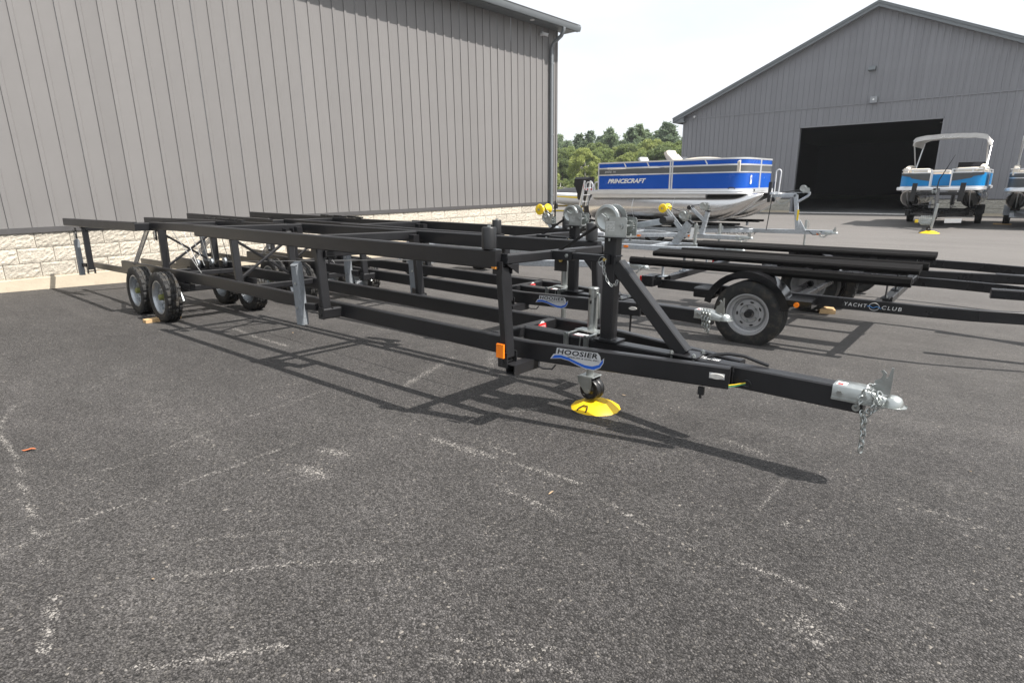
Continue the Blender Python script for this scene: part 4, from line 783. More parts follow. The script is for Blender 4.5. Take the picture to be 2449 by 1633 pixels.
# bunk boards, carpet wrapped, in two pairs tipped towards each other
for (yy, tilt, w_, xa, h_, zz_) in ((5.315,.25,.085,-2.97,.075,.555), (5.80,-.12,.20,-2.93,.050,.597), (6.400,.25,.085,-2.91,.075,.555), (6.93,-.12,.20,-2.92,.050,.597)):
    m = MB(); up = Vector((0, math.sin(tilt)*1.0, math.cos(tilt))); m.bar([(xa,yy,zz_),(-.545,yy+.005,zz_)], w_, h_, .020, up=up); bo = m.build('bunk_board', CARPET, yc)
    for xx in (-2.62, -.70):
        k_ = MB(); k_.bar([(xx,yy+.02,ZT+.035),(xx,yy+.02,.555)], .045, .008, .001, up=(1,0,0)); k_.box(xx-.03,xx+.03,yy-.03,yy+.09,ZT+.041,ZT+.048); bk = k_.build('bunk_bracket', GALV if xx < -1 else BLACK2, yc)
        MB().cyl((xx,yy+.05,ZT+.048),(xx,yy+.05,ZT+.058),.012,n=6).build('bracket_bolt', ZINC, bk)
    for ex in (xa-.001, -.545):
        m = MB(); m.lathe([(.0,-.006),(.020,-.004),(.022,0)], (ex, yy-.01, zz_), 'x', 10); m.build('carpet_tuck', CARPET, bo)
for s, yy in ((-1, 5.235), (1, 7.20)):
    make_wheel(yc, (-1.70, yy, YG0+.296), .300, .19, .185, s, rimmat=RIMGREY, hubmat=BLKPLAST, holes=7, lugs=5, spun=.5 if s < 0 else 1.9)
    m = MB(); y0, y1 = (yy-.10, yy+.115) if s < 0 else (yy-.115, yy+.10)
    fender(m, -1.72, YG0+.30, y0, y1, .375); f_2 = m.build('fender', FENDBLK, yc)
    MB().bar([(-2.20,(y0+y1)/2,.33),(-2.02,(y0+y1)/2,.33)], y1-y0, .09, .012).build('fender_step', FENDBLK, f_2); MB().bar([(-1.405,(y0+y1)/2,.329),(-1.18,(y0+y1)/2,.329)], y1-y0, .068, .012).build('fender_step', FENDBLK, f_2)
    if s < 0: m = MB(); m.cyl((-1.295,y0-.012,.318),(-1.295,y0+.004,.318),.022,n=16); m.build('side_marker', AMBER, f_2)
    m = MB(); m.bar([(-1.72,yy+.115*(-s),YG0+.55),(-1.72,yy+.17*(-s),ZT-.02)], .04, .03, .004); m.build('fender_bracket', BLACK2, yc)
for s, ya, yb in ((-1,5.20,5.40),(1,7.04,7.24)):
    m = MB(); m.box(-2.78,-2.66,ya,yb,.322,.428); lb_ = m.build('tail_light_box', BLACK2, yc); m = MB(); m.box(-2.808,-2.781,ya+.012,yb-.012,.330,.420); m.build('tail_light', RED, lb_)
for (yy) in (5.93, 6.93):
    m = MB(); m.bar([(-.075,yy,.435),(1.2,yy-.15*(1 if yy > 6.2 else -1),.435)], .075, .075, .008); m.build('tongue_step', BLACK2, yc)
m = MB(); m.bar([(1.75,6.22,ZT),(1.70,6.22,ZT+.55)], .07, .07, .006); m.build('winch_post', BLACK2, yc)
cp = coupler(yc, 2.55, ZT+.006, w=.085, y=6.22)
mL = frame((-.775,5.3957,ZT-.047), (1,0,0), (0,0,1))
text('YACHT', .165, .030, mL @ Matrix.Translation((-.135,0,.0006)), WHITE, yc, shear=.15, spacing=1.3); text('CLUB', .135, .030, mL @ Matrix.Translation((.120,0,.0006)), WHITE, yc, shear=.15, spacing=1.3)
m = MB(); m.tube([mL @ Vector((-.002+.036*math.cos(R(a)), .030*math.sin(R(a)), .001)) for a in range(0,360,15)], .002, 5, closed=True); m.build('emblem_ring', WHITE, yc)
m = MB(); m.tube([mL @ Vector((-.050+.0096*i, .007*math.sin(i*1.1)-.003, .0015)) for i in range(11)], .0026, 5); m.build('emblem_wave', mat('light_blue_print', (.08,.32,.75), .4), yc)
lumber('pale wood scrap under the far wheel of the carpeted bunk trailer', (-1.50,7.22), (.16,.20,.05), R(20))
# ---- small black trailer behind it: only its rails, a fender and a tyre show past the bunks
bt = wthing('utility_trailer', 'narrow black trailer behind the carpeted bunks, showing curved rails and one fender', 'trailer', (-1.6, 8.3, gz(-1.6,8.3)))
for s in (-1, 1):
    f = lambda x, d: (x, 8.25+s*(.56-d), .31); m = MB(); m.bar([f(-2.4,0), f(-.7,.0), f(-.3,.06), f(.2,.20), f(.6,.33), f(1.1,.52)], .045, .10, .006); m.build('frame_rail', BLACK2, bt)
for xx in (-2.2,-.9): m = MB(); m.bar([(xx,7.71,.30),(xx,8.79,.30)], .05, .05, .004); m.build('crossmember', BLACK2, bt)
m = MB(); m.bar([(.95,8.25,.31),(2.2,8.25,.31)], .07, .09, .006); m.build('tongue', BLACK2, bt)
m = MB(); m.bar([(-1.55,7.6,.08),(-1.55,8.9,.08)], .05, .05, .004); m.build('axle', BLACK2, bt)
for s, yy in ((-1,7.58),(1,8.95)):
    make_wheel(bt, (-1.55,yy,gz(-1.55,yy)+.265), .265, .15, .165, s, rimmat=BLKPLAST, hubmat=BLKPLAST)
    m = MB(); fender(m, -1.55, gz(-1.55,yy)+.27, yy-.09, yy+.09, .325); m.build('fender', BLKPLAST, bt)

# ---- galvanised boat trailers
def galv(label, Y, X, zr, path, xm, L, mast, roller, jack=None, wheels=None, amber=(), group=None, chain_at=True, lettering=None, beam=None, width=.7, fend=True):
    """tongue tip at world (X,Y); path: (x,halfwidth) of the rails, x backwards from the tip"""
    t = wthing('galvanised_trailer', label, 'trailer', (X, Y, gz(X,Y)), group)
    for s in (-1, 1):
        m = MB(); m.bar([(X+a, Y+s*b_, zr-.045) for a, b_ in path], .05, .09, .006); m.build('frame_rail', GALV, t)
    m = MB(); m.bar([(X-.20, Y, zr-.045), (X+path[-1][0]-.25, Y, zr-.045)], .08, .09, .006); m.build('tongue', GALV, t)
    for xx in xm: m = MB(); hw = np.interp(-xx, [-p[0] for p in reversed(path)], [p[1] for p in reversed(path)]); m.bar([(X+xx,Y-hw,zr-.03),(X+xx,Y+hw,zr-.03)], .06, .05, .005); m.build('crossmember', GALV, t)
    coupler(t, X-.29, zr+.004, w=.086, y=Y)
    if chain_at:
        c_ = MB(); chain(c_, [(X-.30,Y-.05,zr-.02),(X-.28,Y-.06,zr-.09),(X-.22,Y-.06,zr-.14),(X-.15,Y-.055,zr-.10),(X-.10,Y-.05,zr-.03)], .045, .027, .005); chain(c_, [(X-.34,Y-.06,zr+.02),(X-.36,Y-.065,zr-.06),(X-.33,Y-.065,zr-.12)], .045, .027, .005); c_.build('safety_chain', ZINC, t)
    if jack:
        jx, top, bot = jack; m = MB(); m.cyl((X+jx,Y+.10,zr-.13),(X+jx,Y+.10,top),.028,n=16); m.box(X+jx-.05,X+jx+.05,Y+.04,Y+.10,zr-.10,zr+.02); j = m.build('jack_tube', ZINC, t); m = MB(); m.cyl((X+jx,Y+.10,bot),(X+jx,Y+.10,zr-.10),.022,n=14); m.lathe([(.0,.012),(.06,.008),(.065,0),(0,-.004)], (X+jx,Y+.10,bot), 'z', 16); m.build('jack_leg', ZINC, j)
        m = MB(); m.tube([(X+jx+.03,Y+.10,top-.03),(X+jx+.05,Y+.09,top-.03),(X+jx+.055,Y+.09,top-.16)], .006, 6); m.build('jack_handle', ZINC, j); MB().cyl((X+jx,Y+.10,top),(X+jx,Y+.10,top+.012),.029,.02,14).build('jack_cap', BLKPLAST, j)
    (bx, bz), (tx, tz), mw = mast
    m = MB(); m.bar([(bx,Y,bz),(tx,Y,tz)], .075, mw, .006, up=(1,0,0)); m.box(bx-mw*.8,bx+mw*.8,Y-.075,Y+.075,bz-.004,bz+.006); ms = m.build('winch_mast', GALV, t)
    d = unit((tx-bx,0,tz-bz)); m = MB(); m.bar([Vector((tx,Y,tz)), Vector((tx,Y,tz))+d*.035], .082, mw*1.08, .01, up=(1,0,0)); m.build('mast_cap', BLKPLAST, ms)
    m = MB()
    for k_ in (.35,.55,.8):
        c = Vector((bx,Y,bz)).lerp(Vector((tx,Y,tz)), k_); n_ = Vector((-d.z,0,d.x)); a = mw/2+.008
        m.tube([c+n_*a+Vector((0,q,0)) for q in (-.05,.05)]+[c-n_*a+Vector((0,q,0)) for q in (.05,-.05)], .005, 5, closed=True)
    m.build('mast_clamps', ZINC, ms)
    if roller:
        (rx, rz), kind, (ax, az) = roller
        for s in (-1, 1): m = MB(); m.bar([(ax,Y+s*.045,az),(rx,Y+s*.045,rz)], .012, .05, .002, up=(1,0,0)); m.build('roller_arm', GALV, t)
        m = MB()
        if kind == 'yellow':
            m.lathe([(.0,-.115),(.05,-.115),(.076,-.108),(.080,-.098),(.030,-.028),(.026,0),(.030,.028),(.080,.098),(.076,.108),(.05,.115),(0,.115)], (rx,Y,rz), 'y', 24); ro = m.build('bow_roller', YELROLL, t, 25)
            m = MB()
            for i in range(14): a = 2*math.pi*i/14; m.bar([(rx+.02*math.cos(a),Y-.1165,rz+.02*math.sin(a)),(rx+.066*math.cos(a),Y-.113,rz+.066*math.sin(a))], .006, .006, .001)
            m.build('roller_ribs', YELROLL, ro); MB().cyl((rx,Y-.13,rz),(rx,Y+.13,rz),.014,n=10).build('roller_axle', ZINC, ro)
        else:
            m.lathe([(0,-.10),(.045,-.10),(.05,-.09),(.03,-.02),(.03,.02),(.05,.09),(.045,.10),(0,.10)], (rx,Y,rz), 'y', 18); m.build('bow_roller', BLKPLAST, t)
        w_ = winch(t, tx-.13-(0 if kind == 'yellow' else -.02), Y, tz+.04, .95, handle=False); w_.matrix_parent_inverse = Matrix.Translation(-Vector(t.location))
        m = MB(); m.tube([(tx-.12,Y,tz+.16),(rx+.02,Y,rz+.04)], .008, 6); m.build('winch_strap', TAPE, t)
        m = MB(); m.bar([(tx-.03,Y-.06,tz+.08),(tx+.03,Y-.075,tz+.19)], .01, .02, .002); m.cyl((tx+.03,Y-.075,tz+.19),(tx+.03,Y-.14,tz+.19),.012,n=8); m.build('winch_crank', ZINC, t)
    if wheels:
        for wx in wheels:
            m = MB(); m.bar([(X+wx,Y-width-.05,zr-.20),(X+wx,Y+width+.05,zr-.20)], .05, .05, .005); m.build('axle', GALV, t)
            for s in (-1, 1):
                yy = Y+s*(width+.14); make_wheel(t, (X+wx,yy,gz(X+wx,yy)+.285), .285, .17, .175, s, holes=8, spun=.3+wx)
                if fend: m = MB(); fender(m, X+wx, gz(X+wx,yy)+.29, yy-.10, yy+.10, .345, 5, 175); m.build('fender', FENDGREY, t); m = MB(); m.box(X+wx+.34,X+wx+.52,yy-.10,yy+.10,zr-.05,zr+.02); m.build('fender_step', FENDGREY, t)
    for (ax, ayy, az) in amber: m = MB(); hw = .05; m.prism([(math.cos(2*math.pi*i/16)*.05,math.sin(2*math.pi*i/16)*.022) for i in range(16)], frame((X+ax,ayy,az),(1,0,0),(0,0,1)), .014); m.build('amber_lamp', AMBER, t)
    return t
FENDGREY = mat('grey_fender_plastic', (.42,.44,.47), .45, var=.08)
tC = galv('galvanised trailer with a yellow bow roller beside the far lift trailer bunk', 7.0, -3.62, .275, [(-5.6,.55),(-1.7,.55),(-.85,.09)], (-1.9,-3.4,-4.9), 5, ((-5.12,.30),(-5.22,.72),.10), ((-5.42,.965),'yellow',(-5.20,.62)), wheels=(-3.9,), width=.62)
tD = galv('galvanised trailer whose forward-leaning mast carries a yellow roller and a white tag', 9.85, -3.35, .25, [(-5.4,.37),(-1.1,.37),(-.6,.09)], (-1.6,-2.6,-4.2), 5, ((-4.64,.255),(-4.375,.645),.125), ((-4.86,.885),'yellow',(-4.52,.515)), amber=((-2.05,9.452,.205),), wheels=(-4.3,), width=.55, jack=(-.95,.62,gz(-4.3,9.9)))
m = MB(); m.prism([(0,0),(.055,.01),(.085,.20),(.03,.205)], frame((-4.33,9.76,.36), (1,0,0), (0,0,1)), .002); m.build('paper_tag', WHITE, tD)
tE = galv('galvanised trailer with an upright mast and small black roller just before the blue boat', 12.6, -4.15, .21, [(-5.2,.62),(-2.6,.55),(-1.75,.05)], (-2.9,-4.2), 5, ((-5.30,.212),(-5.20,.70),.09), ((-5.60,.785),'black',(-5.22,.47)), jack=(-.79,.44,gz(-5,12.6)), amber=((-2.40,12.02,.165),(-1.40,12.545,.165)), wheels=(-3.6,), width=.75)
# ---- trailer under the blue pontoon boat
tF = wthing('pontoon_trailer', 'galvanised trailer under the blue pontoon boat, PRINCECRAFT on its tongue', 'trailer', (-3.0, 14.73, gz(-3,14.73)))
YF = 14.73; zf = .165
m = MB(); m.bar([(-9.2,YF,zf-.045),(-3.15,YF,zf+.02)], .08, .10, .006); m.build('tongue', GALV, tF)
for s in (-1, 1): m = MB(); m.bar([(-9.0,YF+s*.95,zf+.02),(-6.0,YF+s*.95,zf+.02),(-4.9,YF+s*.06,zf)], .05, .10, .006); m.build('frame_rail', GALV, tF)
for xx in (-8.8,-7.6,-6.4): m = MB(); m.bar([(xx,YF-.95,zf+.03),(xx,YF+.95,zf+.03)], .06, .06, .005); m.build('crossmember', GALV, tF)
for s in (-1, 1):
    for q in (-.17, .17):
        m = MB(); m.bar([(-8.9,YF+s*.85+q,.35),(-5.0,YF+s*.85+q,.35)], .09, .05, .012); m.build('bunk_board', CARPET, tF)
    for xx in (-8.8,-7.6,-6.4,-5.35): m = MB(); m.bar([(xx,YF+s*.85,zf+.06),(xx,YF+s*.85,.33)], .06, .05, .004, up=(1,0,0)); m.build('bunk_post', GALV, tF)
    for wx in (-7.15,): 
        yy = YF+s*.75; wh = make_wheel(tF, (wx,yy,gz(wx,yy)+.265), .265, .17, .165, s, hubmat=ZINC); wh.matrix_parent_inverse = Matrix.Translation(-Vector(tF.location))
cpF = coupler(tF, -3.29, .218, w=.09, y=YF)
m = MB(); m.bar([(-3.885,YF,.19),(-4.01,YF,1.02)], .075, .085, .006, up=(1,0,0)); m.prism([(0,0),(.17,0),(.02,.25)], frame((-3.86,YF-.02,.20),(1,0,0),(0,0,1)), .04); ms = m.build('winch_mast', GALV, tF)
m = MB(); m.prism([(-.022,-.12),(.022,-.12),(.022,.12),(-.022,.12)], frame((-3.905,YF-.0385,.56),(1,0,.0),(0,0,1)), .001); m.build('mast_sticker', YELROLL, ms)
m = MB(); m.bar([(-4.52,YF,1.0),(-4.0,YF,1.01)], .075, .085, .006); m.build('boom', GALV, tF)
m = MB(); m.tube([(-3.99,YF,.83),(-3.76,YF,.98),(-3.72,YF,1.02),(-3.715,YF,1.08)], .028, 8); m.bar([(-4.05,YF,1.065),(-3.70,YF,1.065)], .06, .012, .002); m.build('winch_arm', GALV, tF)
wF = winch(tF, -3.86, YF, 1.07, .95, handle=False); wF.matrix_parent_inverse = Matrix.Translation(-Vector(tF.location))
m = MB(); m.tube([(-3.84,YF,1.14),(-4.35,YF,1.06)], .012, 6); m.build('winch_strap', TAPE, tF)
for s in (-1, 1): m = MB(); m.bar([(-4.55+.0*s,YF+s*.17,.85),(-4.545,YF+s*.17,1.31)], .05, .07, .012, up=(1,0,0)); m.build('bow_stop', BLKPLAST, tF)
m = MB(); m.bar([(-4.50,YF-.2,1.05),(-4.50,YF+.2,1.05)], .06, .06, .006); m.build('bow_stop_bar', GALV, tF)
m = MB(); m.tube([(-4.475,YF-.05,1.02),(-4.475,YF-.05,1.52)]+[(-4.42+.055*math.cos(R(a)),YF-.05,1.53+.06*math.sin(R(a))) for a in (180,150,120,90,60,30,0)]+[(-4.365,YF-.05,1.52),(-4.385,YF-.05,1.02)], .013, 8); m.build('grab_hoop', WHITE, tF)
m = MB(); m.bar([(-4.50,YF-.1,.95),(-4.56,YF-.1,.20)], .035, .012, .002, up=(1,0,0)); m.build('tie_down_strap', TAPE, tF)
m = MB(); chain(m, [(-4.46,YF-.05,.96),(-4.40,YF-.05,.86),(-4.30,YF-.05,.81),(-4.20,YF-.05,.83),(-4.10,YF-.05,.92)], .045, .026, .005); chain(m, [(-3.42,YF-.06,.20),(-3.38,YF-.065,.10),(-3.30,YF-.06,.08),(-3.22,YF-.06,.14)], .05, .03, .006); m.build('safety_chain', ZINC, tF)
m = MB(); m.cyl((-3.73,YF+.08,gz(-3.73,YF)),(-3.73,YF+.08,.45),.024,n=14); m.lathe([(0,.014),(.06,.01),(.07,0),(0,0)], (-3.73,YF+.08,gz(-3.73,YF)), 'z', 14); jf = m.build('jack_leg', ZINC, tF)
m = MB(); m.cyl((-3.74,YF+.08,.18),(-3.735,YF+.08,.44),.03,n=14); m.tube([(-3.70,YF+.08,.42),(-3.67,YF+.07,.42),(-3.67,YF+.07,.27)], .007, 6); m.build('jack_tube', ZINC, tF)
m = MB(); m.tube([(-3.75,YF-.045,.20),(-3.62,YF-.05,.20),(-3.53,YF-.055,.12),(-3.45,YF-.055,.13),(-3.35,YF-.05,.21)], .008, 6); m.build('wiring', BLKPLAST, tF)
m = MB(); m.box(-3.46,-3.38,YF-.052,YF-.046,.12,.16); m.build('side_reflector', AMBER, tF)
text('PRINCECRAFT', 1.05, .06, frame((-5.30,YF-.0415,.095), (1,0,.012), (0,0,1)), DECBLACK, tF, shear=.35, bold=.02)
# ------------------------------------------------------------------ pontoon boats
BLUE = mat('gloss_blue_panel', (.003,.080,.43), .25, var=.06, vscale=2, spec=.35); GREYP = mat('charcoal_panel', (.12,.125,.125), .35, .2, var=.06); SKYB = mat('sky_blue_panel', (.010,.22,.52), .3, var=.06, spec=.35); DKGREY = mat('dark_grey_panel', (.07,.075,.08), .4, var=.08)
VINYL = mat('cream_vinyl', (.66,.60,.52), .5, var=.05, vscale=3, bump=.1, bscale=8); VINYLG = mat('grey_vinyl', (.45,.47,.48), .5, var=.05); CANVAS = mat('grey_canvas', (.50,.49,.475), .85, var=.15, vscale=5, bump=.6, bscale=7); CHROMEP = mat('polished_pontoon', (.50,.48,.46), .18, 1., var=.1, vscale=2, rvar=.08)
SMOKE = mat('smoked_screen', (.03,.03,.035), .1, var=.1)
def along(path, hw, z0, z1, t=.02):
    rings = []
    P_ = [Vector((a, b_, 0)) for a, b_ in path]
    for i, p in enumerate(P_):
        d = (P_[min(i+1, len(P_)-1)]-P_[max(i-1, 0)]).normalized(); nn = Vector((d.y, -d.x, 0))*t/2
        rings.append([(p.x-nn.x, p.y-nn.y, z0), (p.x+nn.x, p.y+nn.y, z0), (p.x+nn.x, p.y+nn.y, z1), (p.x-nn.x, p.y-nn.y, z1)])
    return rings
def pontoon(b, y, zc, r, L, parent, mt, name='pontoon', tip_dz=.28, nose=1.4):
    n_ = 28; rings = []
    prof = [(0,.93),(.03,1.0)] + [(x, 1.0) for x in np.linspace(.4, L-nose, 7)]
    for x, k_ in prof: rings.append([(x, y+r*k_*math.cos(2*math.pi*i/n_), zc+r*k_*math.sin(2*math.pi*i/n_)) for i in range(n_)])
    for q in np.linspace(.08, 1, 12):
        x = L-nose+nose*q; w_ = r*math.sqrt(max(1-q**2.3, .0006)); top = zc+r*(1-.0*q)+(tip_dz+r-r-.0)*0; zt = zc+r*(1-.02*q); zb = zc-r+ (2*r-.04)*(q**2.3)
        c = (zt+zb)/2; h = (zt-zb)/2
        rings.append([(x, y+w_*math.cos(2*math.pi*i/n_), c+h*math.sin(2*math.pi*i/n_)) for i in range(n_)])
    m = MB(); m.loft(rings); o = m.build(name, mt, parent, 60)
    k_ = MB(); pts = []
    for q in np.linspace(0, 1, 12): pts.append((L-nose+nose*q, y, zc-r+(2*r-.04)*(q**2.3)-.006))
    k_.tube(pts, .014, 6); k_.build('keel', ALUR, o)
    for xx in (L*.30, L*.55):
        w2 = MB(); w2.tube([(xx, y+(r+.002)*math.cos(2*math.pi*i/32), zc+(r+.002)*math.sin(2*math.pi*i/32)) for i in range(32)], .006, 5, closed=True); w2.build('weld_seam', ALUR, o)
    return o
def cushion(m, x0, x1, y0, y1, z0, z1, ch=.06):
    ch = min(ch, abs(x1-x0)*.4, abs(z1-z0)*.4, abs(y1-y0)*.4); a, b_, c, d = x0, x1, y0, y1
    def rr(z, k_): return [(a+k_+ch*q1, c+k_+ch*q2, z) if False else p for p in [(a+k_+ch,c+k_,z),(b_-k_-ch,c+k_,z),(b_-k_,c+k_+ch,z),(b_-k_,d-k_-ch,z),(b_-k_-ch,d-k_,z),(a+k_+ch,d-k_,z),(a+k_,d-k_-ch,z),(a+k_,c+k_+ch,z)] for q1, q2 in [(0,0)]]
    m.loft([rr(z0+.0,ch*.4), rr(z0+ch*.6,0), rr(z1-ch,0), rr(z1-ch*.35,ch*.3), rr(z1,ch)])
def pontoon_boat(label, loc, rz, P_):
    t = thing('pontoon_boat', label, 'boat', loc, (0,0,rz))
    L, hw, zd, r, yp = P_['L'], P_['hw'], P_['zd'], P_['r'], P_['yp']; zc = zd-.10-.04-r+.06
    for s in (-1, 1):
        pontoon(None, s*yp, zc, r, L+P_.get('nose', -.08), t, P_['pmat'])
        m = MB(); m.box(.08, L-.96, s*yp-.27, s*yp+.27, zc+r-.10, zd-.095); m.build('riser', ALUR, t)
    c = .42
    plan = [(0,-hw),(L-c,-hw)]+[(L-c+c*math.sin(R(a)), -hw+c-c*math.cos(R(a))) for a in (15,30,45,60,75)]+[(L,-hw+c)]; plan += [(a, -b_) for a, b_ in reversed(plan)]
    m = MB(); m.prism(plan, Matrix.Translation((0,0,zd-.015)), .015); m.build('deck', GREYP, t)
    m = MB(); rim = plan+[plan[0]]
    pr = [Vector((a, b_, 0)) for a, b_ in plan]; rings = []
    for i, p in enumerate(pr):
        d = (pr[(i+1) % len(pr)]-pr[i-1]).normalized(); nn = Vector((d.y, -d.x, 0))
        rings.append([tuple(p-nn*.03+Vector((0,0,zd-.10))), tuple(p+nn*.01+Vector((0,0,zd-.10))), tuple(p+nn*.022+Vector((0,0,zd-.075))), tuple(p+nn*.014+Vector((0,0,zd-.06))), tuple(p+nn*.022+Vector((0,0,zd-.04))), tuple(p+nn*.016+Vector((0,0,zd-.02))), tuple(p+nn*.012+Vector((0,0,zd+.006))), tuple(p-nn*.03+Vector((0,0,zd+.006)))])
    rings.append(rings[0]); m.loft(rings, cap=False); m.build('deck_rail', ALUR, t)
    f = hw-.055; ci = .36; xe = L-P_.get('inset', .28); x0 = P_['x0']
    gap = P_['gap']
    def side(s):
        near = [(x0, s*f), (xe-ci, s*f)] + [(xe-ci+ci*math.sin(R(a)), s*(f-ci+ci*math.cos(R(a)))) for a in (15,30,45,60,75)] + [(xe, s*(f-ci)), (xe, s*gap)]
        return near
    for s in (-1, 1):
        pth = side(s)
        for (za, zb_, mt) in P_['bands']: m = MB(); m.loft(along(pth, 0, zd+za, zd+zb_, .018)); m.build('fence_panel', mt, t)
        for zz, hh in P_['rails']: m = MB(); m.loft(along(pth, 0, zd+zz-hh/2, zd+zz+hh/2, .034)); m.build('fence_rail', ALUR, t)
        posts = [(x0,s*f),(P_['xmid'],s*f),(P_['xmid']+.055,s*f),(xe-.02,s*(f-ci+.02)),(xe,s*gap)]
        for (px2, py2) in posts:
            m = MB(); m.box(px2-.018,px2+.018,py2-.02,py2+.02,zd,zd+P_['top']); m.build('fence_post', ALUR, t)
        for px2 in P_.get('struts', ()): m = MB(); m.bar([(px2,s*f,zd+P_['strutz'][1]),(px2+.06,s*f,zd+P_['strutz'][0])], .026, .03, .004, up=(1,0,0)); m.build('fence_strut', ALUR, t)
    # stern fence
    m = MB(); m.loft(along([(x0,-f),(x0,-.35)], 0, zd+.02, zd+.36, .018)); m.loft(along([(x0,.35),(x0,f)], 0, zd+.02, zd+.36, .018)); m.build('stern_panel', P_['bands'][0][2], t)
    # seats
    v = P_['vinyl']
    for s in (-1, 1):
        m = MB(); cushion(m, L*.56, xe-.12, s*(f-.55), s*(f-.05), zd, zd+.42) if s > 0 else cushion(m, L*.56, xe-.12, -(f-.05), -(f-.55), zd, zd+.42); ln = m.build('bow_lounge', v, t)
        m = MB(); ya, yb = sorted((s*(f-.05), s*(f-.20))); n_ = 14; rings = []
        for i in range(n_+1):
            q = i/n_; x = L*.56+(xe-.10-L*.56)*q; h = P_['seat']-.02+.10*math.sin(math.pi*min(q*1.15, 1))**.7
            rings.append([(x,ya,zd+.40),(x,yb,zd+.40),(x,yb,zd+h-.03),(x,yb-.03,zd+h),(x,ya+.03,zd+h),(x,ya,zd+h-.03)])
        m.loft(rings); m.build('lounge_back', v, ln)
    m = MB(); cushion(m, .45, .95, -(f-.1), -.1, zd, zd+.42); cushion(m, .38, .55, -(f-.1), -.1, zd+.38, zd+P_['seat']-.05); m.build('stern_bench', v, t)
    m = MB(); cushion(m, L*.36, L*.46, .15, f-.05, zd, zd+P_['seat']+.02); co_ = m.build('helm_console', v, t)
    m = MB(); m.add([(L*.455,.2,zd+P_['seat']),(L*.455,f-.1,zd+P_['seat']),(L*.42,f-.1,zd+P_['seat']+.18),(L*.42,.2,zd+P_['seat']+.18),(L*.45,.2,zd+P_['seat']),(L*.45,f-.1,zd+P_['seat']),(L*.415,f-.1,zd+P_['seat']+.18),(L*.415,.2,zd+P_['seat']+.18)], [(0,1,2,3),(7,6,5,4),(2,1,5,6),(0,3,7,4),(3,2,6,7)]); m.build('windscreen', SMOKE, co_)
    if P_.get('cap'):
        m = MB(); cc = Vector((L*.345,.45,zd+P_['seat']+.04)); m.tube([cc+Vector((.05*math.cos(R(a))-.0, .17*math.sin(R(a)), .16*math.cos(R(a)))) for a in range(0,360,20)], .014, 6, closed=True); m.cyl(cc, cc+Vector((.10,0,-.05)), .018, n=8); m.build('steering_wheel', BLKPLAST, t)
        m = MB(); cushion(m, L*.22, L*.30, -.05, .5, zd+.25, zd+P_['seat']-.05); m.bar([(L*.235,.22,zd+P_['seat']-.1),(L*.20,.22,zd+P_['seat']+.17)], .45, .10, .04, up=(1,0,0)); m.build('helm_seat', VINYLG, t)
        m = MB(); m.bar([(L*.52,-.45,zd+P_['seat']-.15),(L*.465,-.45,zd+P_['seat']+.26)], .48, .14, .055, up=(1,0,0)); m.bar([(L*.55,-.45,zd+P_['seat']-.12),(L*.485,-.45,zd+P_['seat']+.15)], .52, .16, .06, up=(1,0,0)); m.build('companion_seat', v, t)
    # outboard engine
    e = bpy.data.objects.new('outboard_engine', None); COL.objects.link(e); e.parent = t; e.empty_display_size = .1
    ez = zd+P_['ez']-.08; m = MB()
    secs = [(-.22,.10,.0),(-.16,.17,.02),(.0,.20,.05),(.24,.20,.06),(.38,.17,.03),(.44,.09,.0)]
    m.loft([[(-.62-.22*k_+ .44*k_*0 + xx, yy, ez+h) for xx, yy in [(-.20*k_,-w_*.7),(.20*k_-sh,-w_),(.24*k_-sh,0),(.20*k_-sh,w_),(-.20*k_,w_*.7),(-.24*k_,0)]] for h, w_, sh in [(a, b_, c_) for a, b_, c_ in secs] for k_ in [1.35 if h > .05 else 1.1]]); m.build('cowling', BLKPLAST, e)
    m = MB(); m.bar([(-.80,0,ez),(-.78,0,ez-.75)], .14, .22, .04, up=(1,0,0)); m.sphere((-.74,0,ez-.82), .22, .06, .06); m.box(-.95,-.62,-.11,.11,ez-.66,ez-.645); m.box(-.80,-.70,-.006,.006,ez-1.0,ez-.82); m.build('drive_leg', BLKPLAST, e)
    m = MB()
    for i in range(3): a = 2*math.pi*i/3; m.bar([(-.98,0,ez-.82),(-.98,.14*math.cos(a),ez-.82+.14*math.sin(a))], .02, .08, .004, up=(1,.5,.2))
    m.build('propeller', BLKPLAST, e)
    m = MB(); m.box(-.80,-.50,-.200,-.196,ez+.07,ez+.105); m.build('engine_stripe', REDDEC, e); m = MB(); m.box(-.20,.05,-.16,.16,zd-.35,zd-.02); m.build('transom_bracket', ALUR, t)
    if P_.get('ladder'):
        for yy in (-hw+.12, -hw+.42): m = MB(); m.tube([(-.30,yy,zd-.40),(-.22,yy,zd+.05),(-.20,yy,zd+.22)], .018, 6); m.bar([(-.36,yy,zd-.42),(-.20,yy,zd+.26)], .03, .05, .004, up=(1,0,0)); m.build('ladder_rail', ALUR, t)
        for zz in (-.3,-.12,.06): m = MB(); m.bar([(-.29+.25*(zz+.3),-hw+.12,zd+zz),(-.29+.25*(zz+.3),-hw+.42,zd+zz)], .06, .02, .004); m.build('ladder_step', ALUR, t)
        for yy in (-hw+.10, -hw+.52): m = MB(); m.tube([(-.14,yy,zd),(-.14,yy,zd+.16),(-.10,yy,zd+.22),(.04,yy,zd+.22),(.08,yy,zd+.16),(.08,yy,zd)], .018, 6); m.build('grab_rail', ALUR, t)
        m = MB(); m.box(-.235,-.225,-hw+.10,-hw+.16,zd+.06,zd+.16); m.build('rear_reflector', RED, t)
    return t, f, xe, zd
